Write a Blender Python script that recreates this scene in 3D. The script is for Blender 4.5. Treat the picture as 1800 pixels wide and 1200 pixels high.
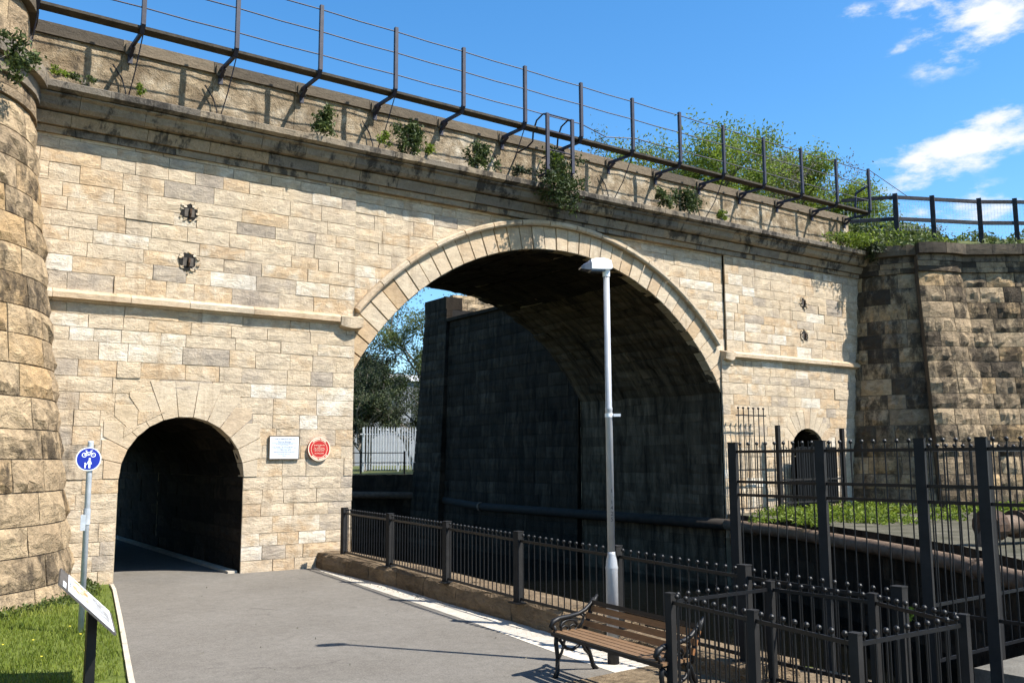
import bpy, bmesh, math, random
from mathutils import Vector, Matrix, noise
random.seed(11)
R = math.radians
for o in list(bpy.data.objects): bpy.data.objects.remove(o)
sc = bpy.context.scene
col = sc.collection

# ------------------------------------------------------------------ camera, sky, sun, exposure
cd = bpy.data.cameras.new('camera'); cam = bpy.data.objects.new('camera', cd); col.objects.link(cam)
cd.sensor_width = 36; cd.lens = 32.0; cd.clip_start = .1; cd.clip_end = 3000
RM = ((0.81764826, 0.06929828, 0.57153221), (-0.57569673, 0.10696673, 0.81063641), (-0.00495922, -0.99184468, 0.12735596))
m = Matrix([[RM[i][0], -RM[i][1], -RM[i][2], (0, -17.4987, 2.15)[i]] for i in range(3)] + [[0, 0, 0, 1]])
cam.matrix_world = m
sc.camera = cam
cy = sc.cycles; cy.adaptive_threshold = .03; cy.max_bounces = 6; cy.diffuse_bounces = 3; cy.glossy_bounces = 2; cy.transmission_bounces = 2; cy.caustics_reflective = False; cy.caustics_refractive = False
sc.render.resolution_x = 1024; sc.render.resolution_y = 682
sc.view_settings.view_transform = 'Standard'; sc.view_settings.look = 'None'
sc.view_settings.exposure = 1.1; sc.view_settings.gamma = 1.0; sc.view_settings.use_curve_mapping = False

SUN_EL = R(52.5)
SUN = Vector((.575 * math.cos(SUN_EL), -.818 * math.cos(SUN_EL), math.sin(SUN_EL))).normalized()
ld = bpy.data.lights.new('sun', 'SUN'); ld.energy = 5.0; ld.angle = R(.53); ld.color = (1, .955, .88)
lo = bpy.data.objects.new('sun', ld); col.objects.link(lo)
lo.rotation_euler = SUN.to_track_quat('Z', 'Y').to_euler(); lo.location = (20, -40, 60)

world = bpy.data.worlds.new('World'); sc.world = world; world.use_nodes = True
def build_world():
    nt = world.node_tree; N = nt.nodes; L = nt.links
    N.clear()
    out = N.new('ShaderNodeOutputWorld'); bg = N.new('ShaderNodeBackground')
    sky = N.new('ShaderNodeTexSky'); sky.sky_type = 'NISHITA'; sky.sun_disc = False
    sky.sun_elevation = SUN_EL; sky.sun_rotation = math.atan2(SUN.x, SUN.y)
    sky.air_density = 1.0; sky.dust_density = .35; sky.ozone_density = 3.2; sky.altitude = 50
    tc = N.new('ShaderNodeTexCoord')
    nz = N.new('ShaderNodeTexNoise'); nz.inputs['Scale'].default_value = 20; nz.inputs['Detail'].default_value = 8; nz.inputs['Roughness'].default_value = .6
    mp = N.new('ShaderNodeMapping'); mp.inputs['Scale'].default_value = (1, 1, 2.4)
    L.new(tc.outputs['Generated'], mp.inputs['Vector']); L.new(mp.outputs[0], nz.inputs['Vector'])
    def math_(op, a, b=None):
        n = N.new('ShaderNodeMath'); n.operation = op
        for i, x in enumerate((a, b)):
            if x is None: continue
            if isinstance(x, (int, float)): n.inputs[i].default_value = x
            else: L.new(x, n.inputs[i])
        return n.outputs[0]
    def dot(v):
        n = N.new('ShaderNodeVectorMath'); n.operation = 'DOT_PRODUCT'
        L.new(tc.outputs['Generated'], n.inputs[0]); n.inputs[1].default_value = v
        return n.outputs['Value']
    # scattered fair-weather clouds: each one a direction in the sky, a width and a height, torn by noise
    blobs = [((0.8247, 0.389, 0.4104), 0.055, 0.022, 1.1, 0.05), ((0.784, 0.4505, 0.427), 0.042, 0.01, 0.9, 0.1), ((0.7567, 0.4932, 0.4291), 0.012, 0.008, 0.6, 0), ((0.8247, 0.4177, 0.3813), 0.05, 0.016, 0.55, 0.35), ((0.7937, 0.4645, 0.3928), 0.02, 0.006, 0.35, 0.3), ((0.8543, 0.4226, 0.3025), 00.085, 0.019, 1.25, 0.22), ((0.8343, 0.4658, 0.2951), 0.045, 0.011, 0.8, 0.1), ((0.8353, 0.4767, 0.274), 0.045, 0.01, 0.75, 0.15), ((0.8596, 0.4426, 0.2552), 0.04, 0.009, 0.35, 0.1), ((0.8586, 0.4546, 0.2368), 0.06, 0.012, 0.8, 0), ((0.8211, 0.5086, 0.2592), 0.03, 0.008, 0.3, 0.3), ((0.95, -0.2, 0.3), 0.12, 0.035, 0.9, 0), ((0.55, -0.75, 0.4), 0.14, 0.04, 0.8, 0), ((-0.3, -0.85, 0.35), 0.16, 0.04, 0.9, 0.1), ((-0.9, 0.2, 0.3), 0.14, 0.04, 0.9, 0), ((-0.4, 0.85, 0.22), 0.14, 0.035, 0.9, 0)]
    total = None
    for d, w, h, amp, tilt in blobs:
        d = Vector(d).normalized(); u = d.cross(Vector((0, 0, 1))).normalized(); v = u.cross(d).normalized()
        u2 = u * math.cos(tilt) + v * math.sin(tilt); v2 = v * math.cos(tilt) - u * math.sin(tilt)
        a = math_('DIVIDE', dot(u2), w); b = math_('DIVIDE', dot(v2), h)
        q = math_('ADD', math_('MULTIPLY', a, a), math_('MULTIPLY', b, b))
        front = math_('GREATER_THAN', dot(d), .3)
        e = math_('MULTIPLY', math_('MULTIPLY', math_('POWER', 2.718, math_('MULTIPLY', q, -1)), front), amp)
        total = e if total is None else math_('ADD', total, e)
    nn = math_('SUBTRACT', nz.outputs['Fac'], .5)
    dens = math_('ADD', math_('MULTIPLY', nn, 4.6), total)
    dens = math_('MULTIPLY', dens, math_('MINIMUM', math_('MULTIPLY', total, 3.0), 1.0))
    rp = N.new('ShaderNodeMapRange'); rp.interpolation_type = 'SMOOTHSTEP'
    L.new(dens, rp.inputs['Value']); rp.inputs['From Min'].default_value = .15; rp.inputs['From Max'].default_value = 1.5
    hs = N.new('ShaderNodeHueSaturation'); hs.inputs['Saturation'].default_value = 1.28; hs.inputs['Hue'].default_value = .497; hs.inputs['Value'].default_value = 1.3
    L.new(sky.outputs[0], hs.inputs['Color'])
    mx = N.new('ShaderNodeMix'); mx.data_type = 'RGBA'
    L.new(rp.outputs[0], mx.inputs['Factor']); L.new(hs.outputs[0], mx.inputs['A']); mx.inputs['B'].default_value = (5.4, 5.55, 5.8, 1)
    L.new(mx.outputs['Result'], bg.inputs['Color']); bg.inputs['Strength'].default_value = .088
    L.new(bg.outputs[0], out.inputs['Surface'])
build_world()

# ------------------------------------------------------------------ materials
def rgba(c): return (c[0], c[1], c[2], 1)
class NT:
    def __init__(s, name):
        s.m = bpy.data.materials.new(name); s.m.use_nodes = True
        s.N = s.m.node_tree.nodes; s.L = s.m.node_tree.links; s.N.clear()
        s.out = s.N.new('ShaderNodeOutputMaterial'); s.b = s.N.new('ShaderNodeBsdfPrincipled'); s.L.new(s.b.outputs[0], s.out.inputs['Surface'])
        s.tc = s.N.new('ShaderNodeTexCoord')
    def put(s, sock, x):
        if hasattr(x, 'is_linked') or hasattr(x, 'links'): s.L.new(x, sock)
        else: sock.default_value = x
    def math(s, op, a, b=0., clamp=False):
        n = s.N.new('ShaderNodeMath'); n.operation = op; n.use_clamp = clamp; s.put(n.inputs[0], a); s.put(n.inputs[1], b); return n.outputs[0]
    def attr(s, name):
        n = s.N.new('ShaderNodeAttribute'); n.attribute_name = name; return n.outputs['Fac']
    def coord(s, scale=(1, 1, 1), off=None):
        mp = s.N.new('ShaderNodeMapping'); mp.inputs['Scale'].default_value = scale
        s.L.new(s.tc.outputs['Object'], mp.inputs['Vector'])
        if off is not None:
            cb = s.N.new('ShaderNodeCombineXYZ'); [s.L.new(off, cb.inputs[i]) for i in range(3)]
            s.L.new(cb.outputs[0], mp.inputs['Location'])
        return mp.outputs[0]
    def noise(s, vec, scale, detail=5, rough=.55, dist=0):
        n = s.N.new('ShaderNodeTexNoise'); s.L.new(vec, n.inputs['Vector'])
        n.inputs['Scale'].default_value = scale; n.inputs['Detail'].default_value = detail; n.inputs['Roughness'].default_value = rough; n.inputs['Distortion'].default_value = dist
        return n.outputs['Fac']
    def ramp(s, fac, stops, interp='LINEAR'):
        n = s.N.new('ShaderNodeValToRGB'); n.color_ramp.interpolation = interp; s.L.new(fac, n.inputs[0])
        e = n.color_ramp.elements
        while len(e) < len(stops): e.new(.5)
        for i, (p, c) in enumerate(stops): e[i].position = p; e[i].color = rgba(c) if len(c) == 3 else c
        return n.outputs['Color']
    def rng(s, v, a, b, c, d, smooth=False):
        n = s.N.new('ShaderNodeMapRange'); s.L.new(v, n.inputs['Value'])
        if smooth: n.interpolation_type = 'SMOOTHSTEP'
        for k, x in zip(('From Min', 'From Max', 'To Min', 'To Max'), (a, b, c, d)): n.inputs[k].default_value = x
        return n.outputs[0]
    def mix(s, f, a, b, mode='MIX'):
        n = s.N.new('ShaderNodeMix'); n.data_type = 'RGBA'; n.blend_type = mode; s.put(n.inputs['Factor'], f)
        for k, x in (('A', a), ('B', b)):
            if isinstance(x, tuple): n.inputs[k].default_value = rgba(x)
            else: s.L.new(x, n.inputs[k])
        return n.outputs['Result']
    def gray(s, v):
        cb = s.N.new('ShaderNodeCombineXYZ'); [s.L.new(v, cb.inputs[i]) for i in range(3)]; return cb.outputs[0]
    def bump(s, h, dist, strength=1.):
        n = s.N.new('ShaderNodeBump'); n.inputs['Distance'].default_value = dist; n.inputs['Strength'].default_value = strength
        s.L.new(h, n.inputs['Height']); s.L.new(n.outputs[0], s.b.inputs['Normal'])
    def fin(s, color, rough=.85, metal=0., spec=.3):
        s.put(s.b.inputs['Base Color'], rgba(color) if isinstance(color, tuple) else color)
        s.put(s.b.inputs['Roughness'], rough); s.b.inputs['Metallic'].default_value = metal; s.b.inputs['Specular IOR Level'].default_value = spec
        return s.m

def stone_mat(name, stops, sootc=(.03, .027, .024), bumpd=.02, bed=2.6, mott=.3, lo=.80, hi=1.16, sootlo=.48, sootk=1.3, stain=0., cont=False):
    t = NT(name); tone = t.attr('tone'); soot = t.attr('soot')
    off = None if cont else t.math('MULTIPLY', tone, 57.)
    c1 = t.coord((1, 1, 1), off); cb = t.coord(bed if isinstance(bed, tuple) else (1, 1, bed), off)
    n1 = t.noise(c1, 2.6, 3, .6); n2 = t.noise(cb, 4.2, 4, .68, .7); n3 = t.noise(c1, 26, 3, .75); n4 = t.noise(t.coord((1.15, 1.15, .55)), 2.6, 5, .72, .3)
    f = t.math('ADD', tone, t.math('MULTIPLY', t.math('SUBTRACT', n1, .5), mott), True)
    c = t.ramp(f, stops)
    c = t.mix(1., c, t.gray(t.rng(n2, .3, .7, lo, hi)), 'MULTIPLY')
    c = t.mix(1., c, t.gray(t.rng(n3, .25, .75, .85, 1.12)), 'MULTIPLY')
    if stain:
        g1 = t.noise(t.coord(), .55, 4, .65); g2 = t.noise(t.coord((2.2, 1, .22)), 1.0, 4, .7)
        c = t.mix(stain, c, t.mix(1., c, (.72, .70, .70), 'MULTIPLY'), 'MIX') if False else c
        c = t.mix(1., c, t.ramp(g1, [(.28, (.72, .71, .72)), (.5, (1, 1, 1)), (.70, (.90, .86, .80))]), 'MULTIPLY')
        c = t.mix(1., c, t.ramp(g2, [(.28, (.66, .62, .58)), (.43, (1, 1, 1)), (.75, (1.0, .985, .96))]), 'MULTIPLY')
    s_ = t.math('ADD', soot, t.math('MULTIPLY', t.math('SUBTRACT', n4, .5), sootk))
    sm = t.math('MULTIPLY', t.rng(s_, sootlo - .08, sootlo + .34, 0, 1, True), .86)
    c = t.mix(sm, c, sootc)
    h = t.math('ADD', t.math('MULTIPLY', n2, 1.), t.math('MULTIPLY', n3, .55))
    t.bump(h, bumpd, .9)
    return t.fin(c, .92, 0, .15)
CREAM = [(0, (.28, .235, .185)), (.14, (.375, .312, .240)), (.3, (.465, .377, .270)), (.52, (.50, .402, .285)), (.70, (.45, .325, .200)), (.84, (.505, .418, .308)), (1, (.59, .525, .43))]
M = {}
M['ashlar'] = stone_mat('sandstone_ashlar', CREAM, bumpd=.026, lo=.72, hi=1.18, mott=.75, stain=1.)
M['dressed'] = stone_mat('sandstone_dressed', [(0, (.46, .375, .27)), (.5, (.505, .41, .293)), (.8, (.46, .345, .228)), (1, (.42, .30, .18))], bumpd=.014, lo=.80, hi=1.12, stain=1.)
M['rock'] = stone_mat('rock_faced_sandstone', [(0, (.085, .068, .051)), (.3, (.185, .140, .092)), (.55, (.30, .220, .135)), (.8, (.385, .288, .178)), (1, (.36, .242, .124))], sootc=(.030, .024, .0185), bumpd=.06, lo=.6, hi=1.25, bed=1.6, sootlo=.34, sootk=1.7)
M['cornice'] = stone_mat('weathered_cornice_stone', [(0, (.12, .105, .088)), (.4, (.19, .158, .12)), (.75, (.26, .205, .14)), (1, (.30, .21, .12))], bumpd=.03, bed=1.6, sootlo=.42, sootk=3.0)
M['plaster'] = stone_mat('patched_parapet_stone', [(0, (.13, .095, .060)), (.35, (.22, .165, .105)), (.6, (.31, .245, .165)), (.82, (.43, .365, .275)), (1, (.54, .48, .39))], bumpd=.05, bed=1.2, mott=1.5, lo=.6, hi=1.2, sootlo=.34, sootk=1.8, stain=1., cont=True)
M['coping'] = stone_mat('dark_coping_stone', [(0, (.06, .049, .037)), (.5, (.105, .084, .06)), (1, (.17, .132, .09))], bumpd=.02)
M['sooty'] = stone_mat('soot_blackened_stone', [(0, (.013, .0098, .0066)), (.6, (.020, .0150, .0101)), (.9, (.026, .0195, .0130)), (1, (.036, .0275, .019))], sootc=(.0055, .0042, .003), bumpd=.06, bed=(.16, .9, .16), lo=.25, hi=2.6, cont=True, mott=.6)  # soot colour, darkened further for shade under the arch and on shaded walls
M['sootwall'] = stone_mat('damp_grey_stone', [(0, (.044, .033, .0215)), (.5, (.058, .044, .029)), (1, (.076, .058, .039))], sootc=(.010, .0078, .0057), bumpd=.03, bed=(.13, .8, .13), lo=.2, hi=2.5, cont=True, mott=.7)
M['tunnelstone'] = stone_mat('smoke_stained_passage_stone', [(0, (.012, .009, .0065)), (.6, (.022, .0165, .0115)), (1, (.045, .033, .022))], sootc=(.006, .005, .004), bumpd=.05, lo=.5, hi=1.4)  # passage stone colour darkened to stand in for the shade inside
M['brown'] = stone_mat('brown_plinth_stone', [(0, (.10, .072, .045)), (.5, (.18, .13, .08)), (1, (.29, .22, .14))], bumpd=.08, lo=.6, hi=1.25)
def plain(name, c1, c2, scale=6, rough=.8, bumpd=0., metal=0., spec=.3, detail=5, fine=None):
    t = NT(name); c = t.coord(); n = t.noise(c, scale, detail, .6)
    k = t.mix(t.rng(n, .3, .7, 0, 1), c1, c2)
    if fine:
        nf = t.noise(c, fine, 3, .7); k = t.mix(1., k, t.gray(t.rng(nf, .25, .75, .72, 1.25)), 'MULTIPLY')
        n = t.math('ADD', t.math('MULTIPLY', n, .3), nf)
    if bumpd: t.bump(n, bumpd, .8)
    return t.fin(k, rough, metal, spec)
M['mortar'] = plain('lime_mortar', (.30, .245, .165), (.42, .35, .24), 5, .95, .01)
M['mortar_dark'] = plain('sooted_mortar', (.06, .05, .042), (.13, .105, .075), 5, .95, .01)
M['black_void'] = plain('unlit_masonry', (.010, .009, .008), (.016, .014, .012), 3, .95, .02)  # near-black colour stands in for unlit depth in openings and joints
def asphalt():
    t = NT('worn_asphalt'); c = t.coord(); a = t.noise(c, .55, 5, .65); f = t.noise(c, 55, 2, .8); g = t.noise(c, 7, 4, .7)
    k = t.mix(t.rng(a, .3, .7, 0, 1), (.128, .116, .100), (.160, .147, .129))
    k = t.mix(1., k, t.gray(t.rng(f, .2, .8, .66, 1.34)), 'MULTIPLY'); k = t.mix(1., k, t.gray(t.rng(g, .25, .75, .86, 1.12)), 'MULTIPLY')
    st = t.rng(t.noise(c, 1.7, 3, .6), .66, .72, 0, .35, True); k = t.mix(st, k, (.07, .064, .056))
    vo = t.N.new('ShaderNodeTexVoronoi'); vo.feature = 'DISTANCE_TO_EDGE'; vo.inputs['Scale'].default_value = .8
    wv = t.N.new('ShaderNodeVectorMath'); wv.operation = 'ADD'; t.L.new(c, wv.inputs[0]); t.L.new(t.gray(t.math('MULTIPLY', t.noise(c, 2.5, 4, .7), .7)), wv.inputs[1]); t.L.new(wv.outputs[0], vo.inputs['Vector'])
    cr = t.math('MULTIPLY', t.rng(vo.outputs['Distance'], .004, .012, 1, 0), t.rng(t.noise(c, .8, 2), .60, .68, 0, .6)); k = t.mix(cr, k, (.05, .045, .04))
    t.bump(f, .006, .7); return t.fin(k, .95, 0, .06)
M['asphalt'] = asphalt(); M['asphalt_patch'] = plain('newer_asphalt_patch', (.115, .104, .09), (.145, .132, .115), 1.2, .93, .006, 0, .2, 6, 70)
M['grit'] = plain('pale_resin_grit', (.42, .375, .31), (.56, .51, .43), 5, .9, .01, 0, .2, 5, 60)
M['concrete'] = plain('grey_concrete', (.085, .078, .066), (.16, .148, .125), 2, .9, .01, 0, .2, 6, 40)
M['kerb'] = plain('pale_edging_concrete', (.38, .33, .26), (.52, .46, .37), 4, .9, .01, 0, .2, 5, 60)
M['bankdirt'] = plain('gritty_bank_soil', (.045, .045, .028), (.13, .118, .092), 1.6, .95, .03, 0, .1, 7, 22)
M['earth'] = plain('leaf_litter_earth', (.07, .052, .034), (.22, .165, .105), 9, .95, .03, 0, .1, 6, 30)
M['turf'] = plain('turf_soil', (.06, .08, .018), (.13, .16, .035), 7, .95, .02, 0, .1, 6, 45)
M['bankgreen'] = plain('grassy_bank', (.05, .06, .022), (.12, .13, .05), 2.5, .95, .05, 0, .1, 6, 12)
M['black'] = plain('black_gloss_paint', (.004, .004, .0045), (.008, .008, .0085), 14, .5, .001, 0, .3)
M['postgrey'] = plain('dark_painted_steel', (.016, .0155, .015), (.026, .025, .024), 5, .65, .003, 0, .10)
M['navy'] = plain('dark_blue_painted_steel', (.010, .011, .022), (.030, .028, .045), 9, .55, .002, 0, .4)
M['galv'] = plain('galvanised_steel', (.42, .44, .46), (.55, .57, .59), 12, .42, .001, .35, .5)
M['galvpost'] = plain('grey_galvanised_tube', (.33, .35, .37), (.46, .48, .50), 9, .5, .001, .1, .5)
M['lampwhite'] = plain('pale_lantern_shell', (.70, .71, .72), (.80, .81, .82), 5, .45, 0, 0, .4)
M['lampgrey'] = plain('pale_grey_lamp_paint', (.30, .305, .315), (.38, .385, .395), 5, .4, .001, .15, .5)
M['lens'] = plain('smoked_lantern_lens', (.05, .05, .055), (.09, .09, .1), 5, .15, 0, 0, .6)
M['timberboard'] = plain('old_walkway_timber', (.028, .024, .019), (.075, .062, .046), 5, .85, .01, 0, .2, 6, 30)
M['fencetimber'] = plain('dark_stained_fence_timber', (.016, .017, .022), (.045, .043, .048), 6, .8, .01, 0, .2)
def wood(name, a, b, r=.5):
    t = NT(name); n = t.noise(t.coord((14, 1.2, 14)), 6, 5, .6, .4); t.bump(n, .004, .5)
    return t.fin(t.mix(t.rng(n, .3, .7, 0, 1), a, b), r, 0, .4)
M['slat'] = wood('varnished_bench_slat', (.15, .062, .022), (.26, .115, .042))
M['seatslat'] = wood('worn_bench_seat_slat', (.13, .075, .040), (.22, .135, .075), .38)
M['pipe'] = plain('rusty_brown_pipe', (.085, .055, .036), (.18, .125, .085), 6, .75, .006, .0, .3, 6, 40)
M['sootypipe'] = plain('soot_covered_pipe', (.016, .013, .010), (.032, .025, .019), 5, .85, .01)  # darker copy of the pipe colour, for its shaded stretch under the arch
M['rust'] = plain('rusted_iron', (.03, .02, .014), (.10, .055, .03), 10, .85, .01)
M['hole'] = plain('dark_iron_plate', (.05, .042, .034), (.11, .092, .075), 12, .8, .006)
M['water'] = plain('dark_river_water', (.002, .0022, .0018), (.004, .004, .003), 2, .06, .02, 0, .5)
M['white'] = plain('white_paint', (.72, .74, .76), (.78, .80, .82), 8, .5)
M['signblue'] = plain('blue_sign_face', (.008, .022, .26), (.010, .027, .31), 8, .4, 0, 0, .4)
M['red'] = plain('red_plaque_enamel', (.36, .014, .012), (.44, .02, .016), 8, .4, 0, 0, .4)
M['plaquecream'] = plain('cream_raised_lettering', (.66, .55, .40), (.72, .60, .45), 8, .5)
M['plaquepale'] = plain('pale_blue_plate', (.52, .57, .66), (.58, .63, .71), 8, .45)
M['plateframe'] = plain('brown_plate_frame', (.06, .045, .03), (.11, .085, .055), 10, .6)
M['ink'] = plain('dark_ink', (.03, .03, .04), (.05, .05, .06), 10, .6)
M['panelwhite'] = plain('white_printed_panel', (.70, .72, .76), (.80, .81, .84), 3, .35)
M['panelgrey'] = plain('grey_panel_board', (.06, .055, .05), (.10, .09, .08), 4, .6)
def printed(name, stops, scale):
    t = NT(name); n = t.noise(t.coord((1, 1, 1)), scale, 8, .7, .5); return t.fin(t.ramp(n, stops), .4)
M['photo1'] = printed('printed_colour_scene', [(.3, (.10, .13, .16)), (.42, (.42, .24, .10)), (.5, (.55, .38, .2)), (.58, (.5, .62, .75)), (.7, (.7, .76, .82))], 9)
M['photo2'] = printed('printed_grey_scene', [(.32, (.06, .065, .07)), (.45, (.25, .25, .25)), (.55, (.45, .46, .47)), (.7, (.7, .72, .74))], 11)
M['wallpale'] = plain('pale_rendered_wall', (.16, .17, .185), (.21, .22, .23), 2, .9)
M['slate'] = plain('grey_roof_sheet', (.25, .26, .28), (.32, .33, .35), 3, .7)
M['glass'] = plain('dark_window_glass', (.02, .025, .03), (.03, .035, .045), 3, .08, 0, 0, .6)
def leaf_mat(name, stops, trans=.35):
    t = NT(name); tone = t.attr('tone'); n = t.noise(t.coord(), 3, 3, .6)
    f = t.math('ADD', tone, t.math('MULTIPLY', t.math('SUBTRACT', n, .5), .3), True)
    c = t.ramp(f, stops); m_ = t.fin(c, .55, 0, .3)
    tr = t.N.new('ShaderNodeBsdfTranslucent'); t.L.new(c, tr.inputs['Color'])
    ms = t.N.new('ShaderNodeMixShader'); ms.inputs[0].default_value = trans
    t.L.new(t.b.outputs[0], ms.inputs[1]); t.L.new(tr.outputs[0], ms.inputs[2]); t.L.new(ms.outputs[0], t.out.inputs['Surface'])
    return m_
M['leaf_bright'] = leaf_mat('spring_green_leaf', [(0, (.055, .085, .010)), (.5, (.15, .21, .022)), (1, (.28, .34, .045))], .45)
M['leaf_mid'] = leaf_mat('mid_green_leaf', [(0, (.025, .04, .012)), (.5, (.06, .085, .022)), (1, (.13, .16, .045))], .35)
M['leaf_dark'] = leaf_mat('dark_glossy_leaf', [(0, (.012, .018, .010)), (.5, (.028, .042, .018)), (1, (.09, .11, .04))], .25)
M['leaf_grey'] = leaf_mat('grey_bud_leaf', [(0, (.06, .058, .04)), (.5, (.12, .115, .075)), (1, (.21, .19, .12))], .3)
M['grass'] = leaf_mat('lawn_blade', [(0, (.075, .105, .014)), (.5, (.165, .215, .026)), (1, (.30, .32, .07))], .45)
M['flower'] = plain('yellow_petal', (.75, .62, .05), (.85, .72, .1), 5, .6)
M['bark'] = plain('grey_brown_bark', (.06, .05, .04), (.15, .13, .105), 8, .9, .02)
M['twig'] = plain('pale_twig', (.12, .105, .085), (.22, .19, .15), 8, .9)

# ------------------------------------------------------------------ mesh helpers
ORG = {}
class MB:
    def __init__(s): s.v = []; s.f = []; s.t = []; s.s = []
    def add(s, vs, fs, tone=.5, soot=0.):
        n = len(s.v); s.v.extend([tuple(v) for v in vs]); s.f.extend([tuple(i + n for i in f) for f in fs])
        s.t.extend([tone] * len(fs)); s.s.extend([soot] * len(fs)); return s
    def box(s, a, b, tone=.5, soot=0.):
        x0, y0, z0 = a; x1, y1, z1 = b
        return s.add([(x0, y0, z0), (x1, y0, z0), (x1, y1, z0), (x0, y1, z0), (x0, y0, z1), (x1, y0, z1), (x1, y1, z1), (x0, y1, z1)],
                     [(0, 3, 2, 1), (4, 5, 6, 7), (0, 1, 5, 4), (1, 2, 6, 5), (2, 3, 7, 6), (3, 0, 4, 7)], tone, soot)
    def obox(s, c, u, v, w, tone=.5, soot=0.):   # oriented box: centre, three half-axis vectors
        c, u, v, w = map(Vector, (c, u, v, w)); P = [c + u * a + v * b + w * d for d in (-1, 1) for a, b in ((-1, -1), (1, -1), (1, 1), (-1, 1))]
        return s.add(P, [(0, 3, 2, 1), (4, 5, 6, 7), (0, 1, 5, 4), (1, 2, 6, 5), (2, 3, 7, 6), (3, 0, 4, 7)], tone, soot)
    def bar(s, p, q, wd, ht=None, up=(0, 0, 1), tone=.5):
        p, q = Vector(p), Vector(q); d = (q - p); u = d.cross(Vector(up)).normalized() * wd / 2; w = u.cross(d).normalized() * (ht or wd) / 2
        return s.obox((p + q) / 2, d / 2, u, w, tone)
    def tube(s, pts, rad, n=6, tone=.5, soot=0.):
        pts = [Vector(p) for p in pts]; rad = rad if isinstance(rad, (list, tuple)) else [rad] * len(pts)
        vs = []; prev = None
        for i, p in enumerate(pts):
            d = (pts[min(i + 1, len(pts) - 1)] - pts[max(i - 1, 0)]).normalized()
            if prev is None: u = d.orthogonal().normalized()
            else: u = (prev - d * prev.dot(d)).normalized()
            prev = u; w = d.cross(u)
            for k in range(n):
                a = 2 * math.pi * k / n; vs.append(p + (u * math.cos(a) + w * math.sin(a)) * rad[i])
        fs = [(i * n + k, i * n + (k + 1) % n, (i + 1) * n + (k + 1) % n, (i + 1) * n + k) for i in range(len(pts) - 1) for k in range(n)]
        fs += [tuple(reversed(range(n))), tuple(range((len(pts) - 1) * n, len(pts) * n))]
        return s.add(vs, fs, tone, soot)
    def ball(s, c, r, n=8, m=5, tone=.5):
        c = Vector(c); vs = [c + Vector((0, 0, -r))]
        for j in range(1, m):
            b = -math.pi / 2 + math.pi * j / m
            vs += [c + Vector((math.cos(2 * math.pi * k / n) * math.cos(b), math.sin(2 * math.pi * k / n) * math.cos(b), math.sin(b))) * r for k in range(n)]
        vs.append(c + Vector((0, 0, r))); fs = [(0, 1 + (k + 1) % n, 1 + k) for k in range(n)]
        for j in range(m - 2): fs += [(1 + j * n + k, 1 + j * n + (k + 1) % n, 1 + (j + 1) * n + (k + 1) % n, 1 + (j + 1) * n + k) for k in range(n)]
        e = len(vs) - 1; fs += [(e, 1 + (m - 2) * n + k, 1 + (m - 2) * n + (k + 1) % n) for k in range(n)]
        return s.add(vs, fs, tone)
    def prism(s, poly, fn, d0, d1, tone=.5, soot=0., inset=0.):
        """2-D polygon (a,b) mapped by fn(a,b,d); d0 back, d1 front, front pulled in by inset"""
        cx = sum(p[0] for p in poly) / len(poly); cy = sum(p[1] for p in poly) / len(poly); n = len(poly)
        def ins(p, k):
            dx, dy = p[0] - cx, p[1] - cy; l = math.hypot(dx, dy) or 1
            return (p[0] - dx / l * k, p[1] - dy / l * k)
        vs = [fn(*ins(p, inset * .4), d0) for p in poly] + [fn(*ins(p, inset * .5), d1 - inset) for p in poly] + [fn(*ins(p, inset * 1.6), d1) for p in poly]
        fs = [tuple(range(2 * n, 3 * n)), tuple(reversed(range(n)))]
        for l in (0, 1): fs += [(l * n + i, l * n + (i + 1) % n, (l + 1) * n + (i + 1) % n, (l + 1) * n + i) for i in range(n)]
        return s.add(vs, fs, tone, soot)
    def lathe(s, c, prof, n=16, tone=.5):
        c = Vector(c); vs = [c + Vector((r * math.cos(2 * math.pi * k / n), r * math.sin(2 * math.pi * k / n), z)) for r, z in prof for k in range(n)]
        fs = [(i * n + k, i * n + (k + 1) % n, (i + 1) * n + (k + 1) % n, (i + 1) * n + k) for i in range(len(prof) - 1) for k in range(n)]
        fs += [tuple(reversed(range(n))), tuple(range((len(prof) - 1) * n, len(prof) * n))]
        return s.add(vs, fs, tone)
    def build(s, name, mt, parent=None, smooth=False, fixn=True):
        org = ORG.get(parent.name, Vector()) if parent else Vector()
        me = bpy.data.meshes.new(name)
        me.from_pydata([(v[0] - org.x, v[1] - org.y, v[2] - org.z) for v in s.v], [], s.f)
        a = me.attributes.new('tone', 'FLOAT', 'FACE'); a.data.foreach_set('value', s.t)
        a = me.attributes.new('soot', 'FLOAT', 'FACE'); a.data.foreach_set('value', s.s)
        if fixn:
            bm = bmesh.new(); bm.from_mesh(me); bmesh.ops.recalc_face_normals(bm, faces=bm.faces); bm.to_mesh(me); bm.free()
        if smooth: me.polygons.foreach_set('use_smooth', [True] * len(me.polygons))
        me.materials.append(M[mt] if isinstance(mt, str) else mt); me.update()
        o = bpy.data.objects.new(name, me); col.objects.link(o)
        if parent: o.parent = parent; ORG[o.name] = org
        else: ORG[o.name] = Vector()
        return o
def tag(o, label=None, cat=None, group=None, kind=None):
    for k, x in (('label', label), ('category', cat), ('group', group), ('kind', kind)):
        if x: o[k] = x
    return o
def thing(name, label, cat, loc=(0, 0, 0), group=None):
    o = bpy.data.objects.new(name, None); col.objects.link(o); o.location = loc; o.empty_display_size = .2
    ORG[o.name] = Vector(loc); return tag(o, label, cat, group)
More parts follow.
